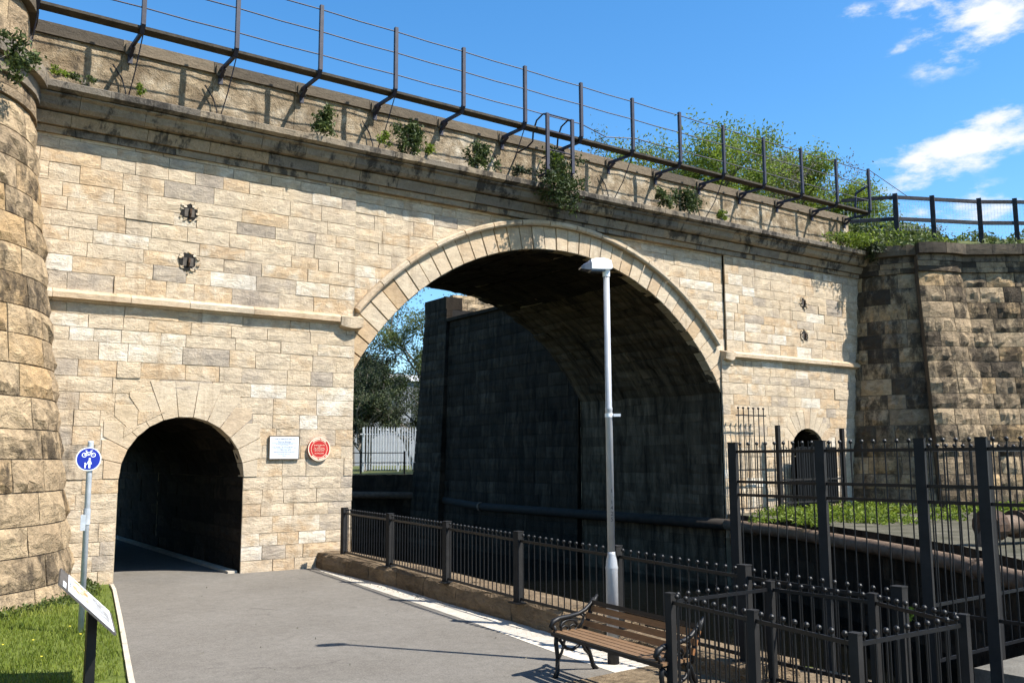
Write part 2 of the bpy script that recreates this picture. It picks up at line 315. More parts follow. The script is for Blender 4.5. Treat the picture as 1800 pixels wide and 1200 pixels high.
def inst(name, mesh_obj_data, parent, loc, rotz=0., scale=(1, 1, 1)):
    """another piece sharing mesh data; loc in world coordinates"""
    o = bpy.data.objects.new(name, mesh_obj_data); col.objects.link(o); o.parent = parent
    o.location = Vector(loc) - ORG[parent.name]; o.rotation_euler = (0, 0, rotz); o.scale = scale; return o
def mesh_only(mb, name, mt, smooth=False):
    o = mb.build(name, mt, None, smooth); me = o.data; bpy.data.objects.remove(o); return me
def rnd(a, b): return random.uniform(a, b)

def clip(poly, a, b, c):
    """keep a*x+b*y>=c"""
    out = []
    for i, p in enumerate(poly):
        q = poly[(i + 1) % len(poly)]; dp = a * p[0] + b * p[1] - c; dq = a * q[0] + b * q[1] - c
        if dp >= 0: out.append(p)
        if dp * dq < 0:
            t = dp / (dp - dq); out.append((p[0] + (q[0] - p[0]) * t, p[1] + (q[1] - p[1]) * t))
    return out
def area(poly): return abs(sum(poly[i][0] * poly[(i + 1) % len(poly)][1] - poly[(i + 1) % len(poly)][0] * poly[i][1] for i in range(len(poly)))) / 2

def block(mb, fn, u0, u1, v0, v1, d=.0, nu=4, nv=2, rough=.008, bulge=.0, gap=.005, back=-.05, rim=.014, tone=.5, soot=0., seed=0.):
    """one dressed or rock-faced stone on a surface fn(u,v,outward)"""
    u0 += gap; u1 -= gap; v0 += gap; v1 -= gap
    vs = []
    for j in range(nv + 1):
        for i in range(nu + 1):
            a, b = i / nu, j / nv; edge = i in (0, nu) or j in (0, nv)
            u = u0 + (u1 - u0) * a; v = v0 + (v1 - v0) * b
            n = noise.noise(Vector((u * 3.1 + seed, v * 3.7, seed * 1.7))) + .6 * noise.noise(Vector((u * 8.3, v * 8.9 + seed, seed)))
            if edge:
                w = noise.noise(Vector((u * 2.3, v * 2.9 + seed, seed))) * .012
                if i in (0, nu): u += w * (1 if i == 0 else -1) * .7
                if j in (0, nv): v += w * .6
                dd = d - rim + rough * .4 * n
            else:
                if rough > .025: dd = d + bulge + rough * (n * 1.1 + rnd(-.75, .75)); u += rnd(-.3, .3) * (u1 - u0) / nu; v += rnd(-.3, .3) * (v1 - v0) / nv
                else: dd = d + bulge * (.45 + .55 * math.sin(math.pi * a) * math.sin(math.pi * b)) + rough * n * 1.6
            vs.append(fn(u, v, dd))
    W = nu + 1; fs = [(j * W + i, j * W + i + 1, (j + 1) * W + i + 1, (j + 1) * W + i) for j in range(nv) for i in range(nu)]
    ring = [i for i in range(W)] + [j * W + nu for j in range(1, nv + 1)] + [nv * W + i for i in range(nu - 1, -1, -1)] + [j * W for j in range(nv - 1, 0, -1)]
    base = len(vs); rb = []
    for k in ring:
        i, j = k % W, k // W; rb.append(fn(u0 + (u1 - u0) * i / nu, v0 + (v1 - v0) * j / nv, back))
    vs += rb; n = len(ring)
    fs += [(ring[(k + 1) % n], ring[k], base + k, base + (k + 1) % n) for k in range(n)]
    mb.add(vs, fs, tone, soot)

# ------------------------------------------------------------------ ground, banks, river
def sheet(name, poly, z, mt, kind='structure', zf=None):
    mb = MB(); mb.add([(x, y, zf(x, y) if zf else z) for x, y in poly], [tuple(range(len(poly)))]); o = mb.build(name, mt, None, fixn=False)
    if o.data.polygons[0].normal.z < 0: o.data.flip_normals()
    return tag(o, kind=kind)
LEFT_EDGE = [(8.15, -60), (8.15, -14), (8.15, -11.3), (7.72, -10.5), (7.64, -9.3), (7.8, -7.3), (8.02, -4), (8.2, 0.02), (8.34, 7), (6, 16), (-12, 30), (-60, 50)]
RIGHT_EDGE = [(13.2, -60), (12.6, -16), (13.2, -12.5), (14.3, -10.5), (15.7, -8.8), (17.0, -6.5), (18.75, -2.95), (19.6, -.15), (19.55, 7), (19.6, 17.2), (10, 22.5), (-10, 45), (-40, 75)]
sheet('ground', [(-300, -300), (8.15, -300)] + LEFT_EDGE + [(-300, 50)], 0, 'turf')
sheet('right_bank', [(13.2, -300)] + RIGHT_EDGE[:10] + [(400, 17.2), (400, -300)], .6, 'bankdirt')
sheet('far_bank', [(400, 17.2), (19.6, 17.2)] + RIGHT_EDGE[10:] + [(-300, 300), (-300, 900), (400, 900)], 1.5, 'bankgreen')
def water():
    o = sheet('water', [(-100, -300), (60, -300), (60, 120), (-100, 120)], -1.35, 'water'); return o
water()
def river_wall(name, edge, ztop, mt, side, ch=.42, z0=-1.6):
    """stone-faced river wall below a bank edge, courses of separate blocks"""
    mb = MB()
    for (x0, y0), (x1, y1) in zip(edge[:-1], edge[1:]):
        zt = ztop if not callable(ztop) else ztop(y0, y1)
        L_ = math.hypot(x1 - x0, y1 - y0); ux, uy = (x1 - x0) / L_, (y1 - y0) / L_; nx, ny = (uy * side, -ux * side)
        fn = lambda u, v, d: (x0 + ux * u + nx * d, y0 + uy * u + ny * d, v)
        mb.add([fn(0, z0, -.03), fn(L_, z0, -.03), fn(L_, zt - .002, -.03), fn(0, zt - .002, -.03)], [(0, 1, 2, 3)], .3, .6)
        if L_ > 26: continue
        z = z0
        while z < zt - .05:
            h = min(ch * rnd(.85, 1.15), zt - z)
            if zt - z - h < .15: h = zt - z
            u = -rnd(0, .6)
            while u < L_:
                w = rnd(.7, 1.4); a, b = max(u, 0), min(u + w, L_)
                if b - a > .08: block(mb, fn, a, b, z, z + h, .0, 2, 2, .012, .012, .006, -.04, .02, rnd(0, 1), rnd(.1, .6), rnd(0, 99))
                u += w
            z += h
    return tag(mb.build(name, mt), kind='structure')
river_wall('river_wall', LEFT_EDGE[1:9], 0, 'brown', 1)
river_wall('river_wall', RIGHT_EDGE[1:8], .6, 'sooty', -1)
river_wall('river_wall', RIGHT_EDGE[9:12], 1.5, 'sooty', -1)

# path: asphalt sheet, pale edging strip, edging kerb
KERB = [(3.72, .6), (3.6, -.3), (3.48, -1.1), (2.95, -4.0), (2.24, -7.8), (1.95, -9.5), (1.75, -12), (1.7, -16), (1.9, -30)]
STRIP = [(7.42, .04), (7.10, -3.0), (6.84, -5.77), (6.66, -7.4), (6.42, -9.2), (6.25, -11.0), (6.1, -14), (6.1, -30)]
PLF = [(7.52, .02), (7.47, -.4), (7.45, -3.5), (7.24, -5.75), (7.16, -7.3), (7.05, -8.5), (6.98, -9.4)]
sheet('path', KERB + list(reversed(STRIP)) + [(5.98, .3), (5.98, 10), (3.72, 10)], .006, 'asphalt')
sheet('path', STRIP + [(7.6, -30), (7.6, -9.4)] + list(reversed(PLF)), .010, 'grit')
sheet('path', [(5.62, -10.35), (6.9, -10.3), (7.6, -10.6), (8.1, -11.4), (8.1, -30), (4.9, -30), (4.9, -13.5), (5.3, -12)], .014, 'earth')
sheet('path', [(3.9, -11.6), (4.5, -10.75), (5.25, -10.55), (5.75, -10.75), (5.3, -12.2), (4.9, -13.5), (4.9, -17), (3.6, -17)], .0105, 'asphalt_patch')
def ribbon(name, pts, w, z0, z1, mt, side=1, jit=0.):
    for i, ((x0, y0), (x1, y1)) in enumerate(zip(pts[:-1], pts[1:])):
        mb = MB(); L_ = math.hypot(x1 - x0, y1 - y0); ux, uy = (x1 - x0) / L_, (y1 - y0) / L_; n = max(1, round(L_ / .9))
        yield_ = []
        for k in range(n):
            a, b = L_ * k / n + .004, L_ * (k + 1) / n - .004; e = rnd(-jit, jit)
            P = [(x0 + ux * a, y0 + uy * a), (x0 + ux * b, y0 + uy * b), (x0 + ux * b - uy * w * side, y0 + uy * b + ux * w * side), (x0 + ux * a - uy * w * side, y0 + uy * a + ux * w * side)]
            mb = MB(); mb.add([(*p, z0) for p in P] + [(*p, z1 + e) for p in P], [(0, 3, 2, 1), (4, 5, 6, 7), (0, 1, 5, 4), (1, 2, 6, 5), (2, 3, 7, 6), (3, 0, 4, 7)], rnd(0, 1))
            yield mb
kerb = tag(bpy.data.objects.new('kerb', None), kind='structure'); col.objects.link(kerb); ORG['kerb'] = Vector()
for mb in ribbon('edging', KERB[1:8], .055, -.05, .035, 'kerb', 1, .004): mb.build('edging_stone', 'kerb', kerb)

# ------------------------------------------------------------------ the bridge
bridge = thing('stone_bridge', 'cream sandstone railway bridge with a wide dark arch and two small arched passages', 'bridge', (14, 0, 0))
AC, AR = (13.92, .82), 6.475          # main arch circle
TC, TR, TS = 4.85, 1.13, 1.82         # pedestrian tunnel: centre x, radius, springing height
SC_, SR, SS = 23.28, .83, 2.17        # small far arch
XL, XR = 8.27, 19.58                  # arch jambs
XA, XB = 8.25, 19.84                  # projecting abutment edges
DEPTH = 6.3
Y_AB, Y_SP = 0.0, .085
def core():
    """the masonry behind the facing stones, with its three openings"""
    mb = MB(); xs = set([1.0, XL, XR, XB, 27.0, TC - TR, TC + TR, SC_ - SR, SC_ + SR])
    for c, r, k in ((TC, TR, 24), (SC_, SR, 20)):
        for i in range(k + 1): xs.add(c - r * math.cos(math.pi * i / k))
    for i in range(61): xs.add(XL + (XR - XL) * (i / 60))
    xs = sorted(xs)
    def low(x):
        if XL - 1e-6 <= x <= XR + 1e-6: return AC[1] + math.sqrt(max(0, (AR + .05) ** 2 - (x - AC[0]) ** 2))
        if abs(x - TC) <= TR + 1e-6: return TS + math.sqrt(max(0, (TR + .04) ** 2 - (x - TC) ** 2))
        if abs(x - SC_) <= SR + 1e-6: return SS + math.sqrt(max(0, (SR + .04) ** 2 - (x - SC_) ** 2))
        return None
    for a, b in zip(xs[:-1], xs[1:]):
        if b - a < 1e-5: continue
        mid = (a + b) / 2; la, lb = (low(a + 1e-5), low(b - 1e-5)) if low(mid) is not None else (-1.6, -1.6)
        y0 = .12 if XL < mid < XB else .035
        vs = [(a, y0, la), (b, y0, lb), (b, y0, 8.3), (a, y0, 8.3), (a, DEPTH, la), (b, DEPTH, lb), (b, DEPTH, 8.3), (a, DEPTH, 8.3)]
        mb.add(vs, [(0, 1, 2, 3), (7, 6, 5, 4), (0, 4, 5, 1), (3, 2, 6, 7)], .5)
    return mb.build('wall_core', 'mortar', bridge, fixn=False)
core_o = core()
def deck():
    mb = MB(); mb.box((1, .5, 8.3), (27, DEPTH, 8.72)); mb.build('deck', 'coping', bridge)
    mb = MB(); mb.box((1, DEPTH - .45, 8.72), (27, DEPTH, 9.7)); mb.build('far_parapet', 'coping', bridge)
deck()
# inner faces of the openings
def jamb(x, y0, y1, z0, z1, nx, name, mt, ch=.3, sootr=(.2, .6), toner=(0, 1)):
    mb = MB(); fn = lambda u, v, d: (x + nx * d, u, v); z = z0
    mb.add([fn(y0, z0, -.02), fn(y1, z0, -.02), fn(y1, z1, -.02), fn(y0, z1, -.02)], [(0, 1, 2, 3)], .2, .5)
    while z < z1 - .02:
        h = min(ch * rnd(.85, 1.15), z1 - z)
        if z1 - z - h < .1: h = z1 - z
        u = y0 - rnd(0, .5)
        while u < y1:
            w = rnd(.5, 1.1); a, b = max(u, y0), min(u + w, y1)
            if b - a > .06: block(mb, fn, a, b, z, z + h, rnd(-.006, .012), 2, 2, .012, .01, .006, -.05, .012, rnd(*toner), rnd(*sootr), rnd(0, 99))
            u += w
        z += h
    return tag(mb.build(name, mt, bridge), kind='stuff')
def vault(cx, cz, r, a0, a1, n, y0, y1, name, mt, lens=(.6, 1.3), jit=.02, sootr=(.2, .6)):
    mb = MB()
    for k in range(n):
        t0, t1 = (a0 + (a1 - a0) * k / n) * r, (a0 + (a1 - a0) * (k + 1) / n) * r; u = y0 - rnd(0, .6)
        fn = lambda u_, v, d: (cx + (r - d) * math.cos(v / r), u_, cz + (r - d) * math.sin(v / r))
        while u < y1:
            w = rnd(*lens); a, b = max(u, y0), min(u + w, y1)
            if b - a > .05:
                g = .006; d0 = rnd(-jit, jit)
                block(mb, fn, a, b, t0, t1, d0, 3, 2, .024, .014, .004, -.06, .012, rnd(0, 1), rnd(*sootr), rnd(0, 99))
            u += w
    return tag(mb.build(name, mt, bridge), kind='stuff')
A0 = math.acos((XR - AC[0]) / AR); A1 = math.pi - math.acos((AC[0] - XL) / AR)
AM = A0 + .66
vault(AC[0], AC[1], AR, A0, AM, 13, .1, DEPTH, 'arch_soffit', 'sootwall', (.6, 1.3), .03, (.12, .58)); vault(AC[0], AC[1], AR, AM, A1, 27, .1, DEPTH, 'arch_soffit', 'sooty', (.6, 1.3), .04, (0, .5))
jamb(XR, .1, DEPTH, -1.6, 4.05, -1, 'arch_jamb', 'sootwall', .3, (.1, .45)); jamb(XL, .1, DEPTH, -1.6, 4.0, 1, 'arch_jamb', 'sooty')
T_END = 11.
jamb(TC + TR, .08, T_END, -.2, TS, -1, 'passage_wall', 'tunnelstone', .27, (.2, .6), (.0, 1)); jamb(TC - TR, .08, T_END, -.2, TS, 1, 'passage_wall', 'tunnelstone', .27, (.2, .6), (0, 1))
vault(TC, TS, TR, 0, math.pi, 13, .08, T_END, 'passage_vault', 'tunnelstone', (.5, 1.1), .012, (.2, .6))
jamb(SC_ + SR, .08, 4, .4, SS, -1, 'passage_wall', 'sooty'); jamb(SC_ - SR, .08, 4, .4, SS, 1, 'passage_wall', 'sooty')
vault(SC_, SS, SR, 0, math.pi, 10, .08, 4, 'passage_vault', 'sooty')
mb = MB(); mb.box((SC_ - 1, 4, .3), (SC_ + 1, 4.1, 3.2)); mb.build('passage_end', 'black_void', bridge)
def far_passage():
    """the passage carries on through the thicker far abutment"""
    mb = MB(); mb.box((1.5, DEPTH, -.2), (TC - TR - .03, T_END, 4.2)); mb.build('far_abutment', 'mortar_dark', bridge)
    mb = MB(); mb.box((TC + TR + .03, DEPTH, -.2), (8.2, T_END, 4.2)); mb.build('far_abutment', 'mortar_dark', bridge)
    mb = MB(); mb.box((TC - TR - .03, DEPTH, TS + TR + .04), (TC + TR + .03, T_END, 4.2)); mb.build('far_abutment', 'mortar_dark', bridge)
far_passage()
mb = MB(); mb.box((TC + TR - .2, .12, -.05), (TC + TR - .02, T_END, .05)); mb.build('passage_kerb', 'kerb', bridge)

# facing stones
ADS = [(3.42, 3.72), ]
stones = []     # (poly or rect, yfront, course)
fac = lambda y0: (lambda u, v, d: (u, y0 - d, v))
def courses(z0, z1, lo=.235, hi=.335):
    zs = [z0]
    while zs[-1] < z1 - .001:
        h = rnd(lo, hi)
        if z1 - zs[-1] - h < lo * .8: h = (z1 - zs[-1]) if z1 - zs[-1] < hi * 1.15 else (z1 - zs[-1]) / 2
        zs.append(min(z1, zs[-1] + h))
    return zs
def row(x0, x1, z0, z1, y):
    u = x0 - rnd(0, .5)
    while u < x1 - .01:
        w = rnd(.36, 1.02); a, b = max(u, x0), min(u + w, x1)
        if x1 - b < .16: b = x1; w = b - u
        if b - a > .05: stones.append(([(a, z0), (b, z0), (b, z1), (a, z1)], y))
        u += w
def hit_circle(poly, cx, cz, r):
    return any(math.hypot(min(max(cx, poly[0][0]), poly[1][0]) - cx, min(max(cz, poly[0][1]), poly[2][1]) - cz) < r for _ in (0,))
zlow = courses(-.3, TS)[:-1] + courses(TS, SS, .3, .36)[:-1] + courses(SS, 4.97); zup = courses(5.15, 8.07)
for z0, z1 in zip(zlow[:-1], zlow[1:]):
    if z0 < TS:
        row(1.2, TC - TR - .02 * rnd(0, 1), z0, z1, Y_AB); row(TC + TR, XL + .0, z0, z1, Y_AB)
    else: row(1.2, XL, z0, z1, Y_AB)
    if z1 > .2:
        if z0 < SS: row(XR, SC_ - SR, z0, z1, Y_AB); row(SC_ + SR, 26.9, z0, z1, Y_AB)
        else: row(XR, 26.9, z0, z1, Y_AB)
for z0, z1 in zip(zup[:-1], zup[1:]):
    row(1.2, XA, z0, z1, Y_AB); row(XB, 26.9, z0, z1, Y_AB); row(XA, XB, z0, z1, Y_SP)
zsp = courses(4.0, 5.15)
for z0, z1 in zip(zsp[:-1], zsp[1:]): row(XL, XB, z0, z1, Y_SP)
final = []
for poly, y in stones:
    x0, z0 = poly[0]; x1, z1 = poly[2]; mx, mz = (x0 + x1) / 2, (z0 + z1) / 2; rect = True
    if y == Y_SP or (x1 > XL + .001 and x0 < XR and False):
        rm = AR + .3; dx, dz = mx - AC[0], mz - AC[1]; l = math.hypot(dx, dz)
        far = max(math.hypot(p[0] - AC[0], p[1] - AC[1]) for p in poly)
        if far < rm + .02: continue
        near = min(math.hypot(p[0] - AC[0], p[1] - AC[1]) for p in poly + [(mx, z0), (x0, mz), (x1, mz)])
        if near < rm:
            poly = clip(poly, dx / l, dz / l, (dx * AC[0] + dz * AC[1]) / l + rm); rect = False
    for cx, r, s in ((TC, TR, TS), (SC_, SR, SS)):
        if rect and z1 > s + .05 and abs(mx - cx) < r + 1.2 and y == Y_AB:
            rm = r + .12; dx, dz = mx - cx, max(mz, s + .02) - s; l = math.hypot(dx, dz) or 1
            far = max(math.hypot(p[0] - cx, max(0, p[1] - s)) for p in poly)
            if far < rm + .02: poly = []; break
            near = math.hypot(min(max(cx, x0), x1) - cx, max(0, min(max(s, z0), z1) - s))
            if near < rm: poly = clip(poly, dx / l, dz / l, (dx * cx + dz * s) / l + rm); rect = False
    if len(poly) < 3 or area(poly) < .006: continue
    final.append((poly, y, rect))
CAMP = Vector((0, -17.5, 2.15)); FWD = Vector((.5715, .8106, .1274))
def screen_size(poly, y):
    cx = sum(p[0] for p in poly) / len(poly); cz = sum(p[1] for p in poly) / len(poly); v = Vector((cx, y, cz)) - CAMP; dpt = v.dot(FWD)
    return area(poly) / dpt ** 2 * (17.5 / v.length) if cx > 1.9 and cx < 26.4 else 0
final.sort(key=lambda s: -screen_size(s[0], s[1]))
rest = MB()
for k, (poly, y, rect) in enumerate(final):
    mb = MB() if k < 298 else rest
    mx = sum(p[0] for p in poly) / len(poly); mz = sum(p[1] for p in poly) / len(poly)
    tone = random.choice((rnd(.25, .58), rnd(.28, .58), rnd(.35, .6), rnd(.4, .7), rnd(.5, .8), rnd(.75, 1.), rnd(.05, .4)))
    soot = rnd(0, .18) + (rnd(.1, .4) if mx < 3.7 and mz < 2.5 else 0) + (.1 if mz > 7.7 else 0)
    seed = rnd(0, 99); d = rnd(-.005, .007)
    if random.random() < .05: d += .015
    if rect: block(mb, fac(y), poly[0][0], poly[1][0], poly[0][1], poly[2][1], d, 4, 2, .008, .002, .004, -.05, .006, tone, soot, seed)
    else: mb.prism(poly, fac(y), -.05, d, tone, soot, .005)
    if k < 298: mb.build('stone', 'ashlar', bridge)
tag(rest.build('stonework', 'ashlar', bridge), kind='stuff')

# arch ring of the main arch, hood moulding, rings of the passages
NV = 39
for k in range(NV):
    a0, a1 = A0 + (A1 - A0) * k / NV, A0 + (A1 - A0) * (k + 1) / NV; ro = 7.13; g = .0012
    pts = [(AC[0] + r * math.cos(a), AC[1] + r * math.sin(a)) for r, a in ((AR, a0 + g), (AR, a1 - g), (ro, a1 - g * .9), (ro, a0 + g * .9))]
    pts = clip(clip(pts, 1, 0, XA + .015), -1, 0, -(XB - .015))
    if len(pts) < 3: continue
    mb = MB(); mb.prism(pts, fac(.0), -.35, -.055 + rnd(-.012, .012), random.choice((rnd(.2, .6), rnd(.5, 1.))), rnd(0, .2) + (.1 if .42 < k / NV < .62 else 0), .012); mb.build('voussoir', 'dressed', bridge)
def arc_mould(c, r0, r1, a0, a1, n, y0, y1, name, mt):
    for k in range(n):
        mb = MB(); g = .0015; b0, b1 = a0 + (a1 - a0) * k / n + g, a0 + (a1 - a0) * (k + 1) / n - g; S = 4
        prof = [(r0, y0), (r0, y1 + .03), (r0 + .04, y1), (r1 - .03, y1), (r1, y1 + .04), (r1, y0)]; vs = []
        for i in range(S + 1):
            a = b0 + (b1 - b0) * i / S; vs += [(c[0] + r * math.cos(a), y, c[1] + r * math.sin(a)) for r, y in prof]
        n_ = len(prof); fs = [(i * n_ + j, i * n_ + (j + 1) % n_, (i + 1) * n_ + (j + 1) % n_, (i + 1) * n_ + j) for i in range(S) for j in range(n_)]
        fs += [tuple(range(n_)), tuple(range(S * n_, (S + 1) * n_))]
        mb.add(vs, fs, rnd(.1, .8), rnd(.1, .36) + (.2 if .35 < k / n < .7 else 0)); mb.build(name, mt, bridge)
arc_mould((13.9, .72), 7.15, 7.29, math.radians(39.3), math.radians(140.9), 15, .1, -.085, 'hood_mould', 'dressed')
def pring(cx, s, r, k_):
    """radial stones whose outer ends are squared to the wall courses"""
    lim = [(1.40, .36), (1.45, .70), (1.43, 1.03), (1.26, 1.33), (1.02, 1.56), (9, 1.78), (9, 1.78), (9, 1.78), (1.02, 1.56), (1.26, 1.33), (1.43, 1.03), (1.45, .70), (1.40, .36)]
    n = 13
    for k in range(n):
        a0, a1 = math.pi * k / n + .003, math.pi * (k + 1) / n - .003; big = r * 2.6
        pts = [(cx + q * math.cos(a), s + q * math.sin(a)) for q, a in ((r, a0), (r, a1), (big, a1), (big, a0))]
        xm, zt = lim[k][0] * k_, lim[k][1] * k_
        pts = clip(pts, 0, -1, -(s + zt)); pts = clip(clip(pts, -1, 0, -(cx + xm)), 1, 0, cx - xm)
        mb = MB(); mb.prism(pts, fac(0), -.3, .009 + rnd(-.003, .004), random.choice((rnd(.1, .5), rnd(.1, .5), rnd(.5, .8))), rnd(0, .1), .006); mb.build('voussoir', 'dressed', bridge)
pring(TC, TS, TR, 1.0); pring(SC_, SS, SR, .76)
# jamb quoins of the tunnel are ordinary courses; string courses with their curled ends
def prof_block(name, prof, x0, x1, mt, tone, soot, jag=0.):
    mb = MB(); n = len(prof); vs = []
    for x in (x0 + .004, (x0 * 2 + x1) / 3, (x0 + 2 * x1) / 3, x1 - .004):
        e = rnd(-jag, jag); vs += [(x, -o + e * (o > .1), z + e * .6) for o, z in prof]
    fs = [(i * n + j, i * n + (j + 1) % n, (i + 1) * n + (j + 1) % n, (i + 1) * n + j) for i in range(3) for j in range(n)] + [tuple(range(n)), tuple(range(3 * n, 4 * n))]
    mb.add(vs, fs, tone, soot); return mb.build(name, mt, bridge)
STR = [(-.1, 4.945), (.04, 4.945), (.06, 4.975), (.135, 4.99), (.14, 5.085), (.06, 5.15), (-.1, 5.165)]
def run(name, prof, x0, x1, mt, lo, hi, sootf=lambda x: .1, jag=.0, tones=(.2, .9)):
    u = x0
    while u < x1 - .01:
        w = rnd(lo, hi)
        if x1 - u - w < lo * .6: w = x1 - u
        prof_block(name, prof, u, min(u + w, x1), mt, rnd(*tones), sootf(u), jag); u += w
run('string_course_stone', STR, 1.4, 7.9, 'dressed', .9, 1.35, lambda x: rnd(.12, .32), .008); run('string_course_stone', STR, 20.0, 26.3, 'dressed', .9, 1.35, lambda x: rnd(.12, .32), .008)
for xa, xb in ((7.9, 8.4), (19.62, 20.0)):
    mb = MB(); pts = []
    for i in range(9):
        t = i / 8; x = xa + (xb - xa) * t; k = math.sin(math.pi * t)
        pts.append((x, k))
    vs = []
    for x, k in pts: vs += [(x, .1, 4.86 - .06 * k), (x, -.13 - .05 * k, 4.92 - .05 * k), (x, -.17 - .03 * k, 5.1), (x, .1, 5.17)]
    fs = [(i * 4 + j, i * 4 + (j + 1) % 4, (i + 1) * 4 + (j + 1) % 4, (i + 1) * 4 + j) for i in range(8) for j in range(4)] + [(0, 1, 2, 3), (32, 33, 34, 35)]
    mb.add(vs, fs, .6, .15); mb.build('string_course_end', 'dressed', bridge)
# cornice: small bed course, fascia, cyma course, nose course
COR0 = [(-.1, 7.94), (.05, 7.94), (.07, 8.06), (-.1, 8.065)]
COR1 = [(-.1, 8.07), (.13, 8.075), (.2, 8.25), (.2, 8.275), (-.1, 8.28)]
COR2 = [(-.1, 8.285), (.30, 8.30), (.36, 8.36), (.40, 8.48), (.47, 8.52), (.47, 8.545), (-.1, 8.55)]
COR3 = [(-.1, 8.555), (.50, 8.56), (.58, 8.60), (.59, 8.71), (.52, 8.745), (-.25, 8.84), (-.45, 8.84), (-.45, 8.6)]
zc_ = lambda base: (lambda x: rnd(base - .12, base + .22))
run('cornice_stone', COR0, 1.6, 26.35, 'cornice', .7, 1.2, zc_(.36), .003); run('cornice_stone', COR1, 1.6, 26.35, 'cornice', .9, 1.4, zc_(.28), .004)
run('cornice_stone', COR2, 1.8, 26.3, 'cornice', .8, 1.3, zc_(.34), .005); run('cornice_stone', COR3, 2.0, 26.25, 'cornice', .7, 1.2, zc_(.42), .012, (.1, .7))
# parapet slabs and coping
u = 1.75; k = 0
while u < 26.3:
    w = 1.73; b = min(u + w, 26.4); mb = MB()
    block(mb, fac(.33), u, b, 8.82, 9.90, .0, 7, 6, .014, .0, .004, -.3, .012, rnd(.4, .66), rnd(0, .22), rnd(0, 99)); mb.build('parapet_slab', 'plaster', bridge)
    mb = MB(); mb.box((u + .004, .285 + rnd(-.006, .006), 9.90), (b - .004, .75, 10.13 + rnd(-.006, .006)), rnd(0, 1), rnd(.1, .4)); mb.build('coping_stone', 'coping', bridge)
    u = b; k += 1
# wall ties: flat black patches painting the shade of a pocket, with rusted iron plates
for x, z, s in ((4.76, 6.86, 1), (4.77, 5.9, 1.1), (23.37, 6.86, 1), (23.33, 5.84, 1)):
    p = bpy.data.objects.new('tie_pocket', None); col.objects.link(p); p.parent = bridge; ORG[p.name] = ORG[bridge.name]
    mb = MB(); mb.prism([(x + .15 * s * math.cos(q) * rnd(.75, 1.2), z + .165 * s * math.sin(q) * rnd(.75, 1.2)) for q in [6.283 * e / 13 for e in range(13)]], fac(0), -.03, .0165); mb.build('broken_pocket', 'black_void', p)
    for e in range(15):
        q = rnd(0, 6.283); rr = rnd(.13, .19) * s; c_ = Vector((x + rr * math.cos(q), -.012, z + rr * 1.05 * math.sin(q))); w_ = rnd(.015, .035)
        mb = MB(); mb.obox(c_, Vector((w_, rnd(-.01, .01), rnd(-.012, .012))), Vector((rnd(-.006, .006), .014, 0)), Vector((rnd(-.014, .014), 0, w_ * rnd(.5, .9))), rnd(.3, .9), rnd(0, .3)); mb.build('stone_chip', 'ashlar', p)
    for e in (-1, 1):
        mb = MB(); mb.box((x + e * .055 * s - .04, -.028, z - .085), (x + e * .055 * s + .035, -.004, z + .075)); mb.build('iron_plate', 'hole', p)
    mb = MB(); mb.tube([(x + .01, -.01, z - .09), (x + .01, -.06, z - .02), (x + .015, -.05, z + .07)], .022, 6); mb.build('iron_bar', 'rust', p)
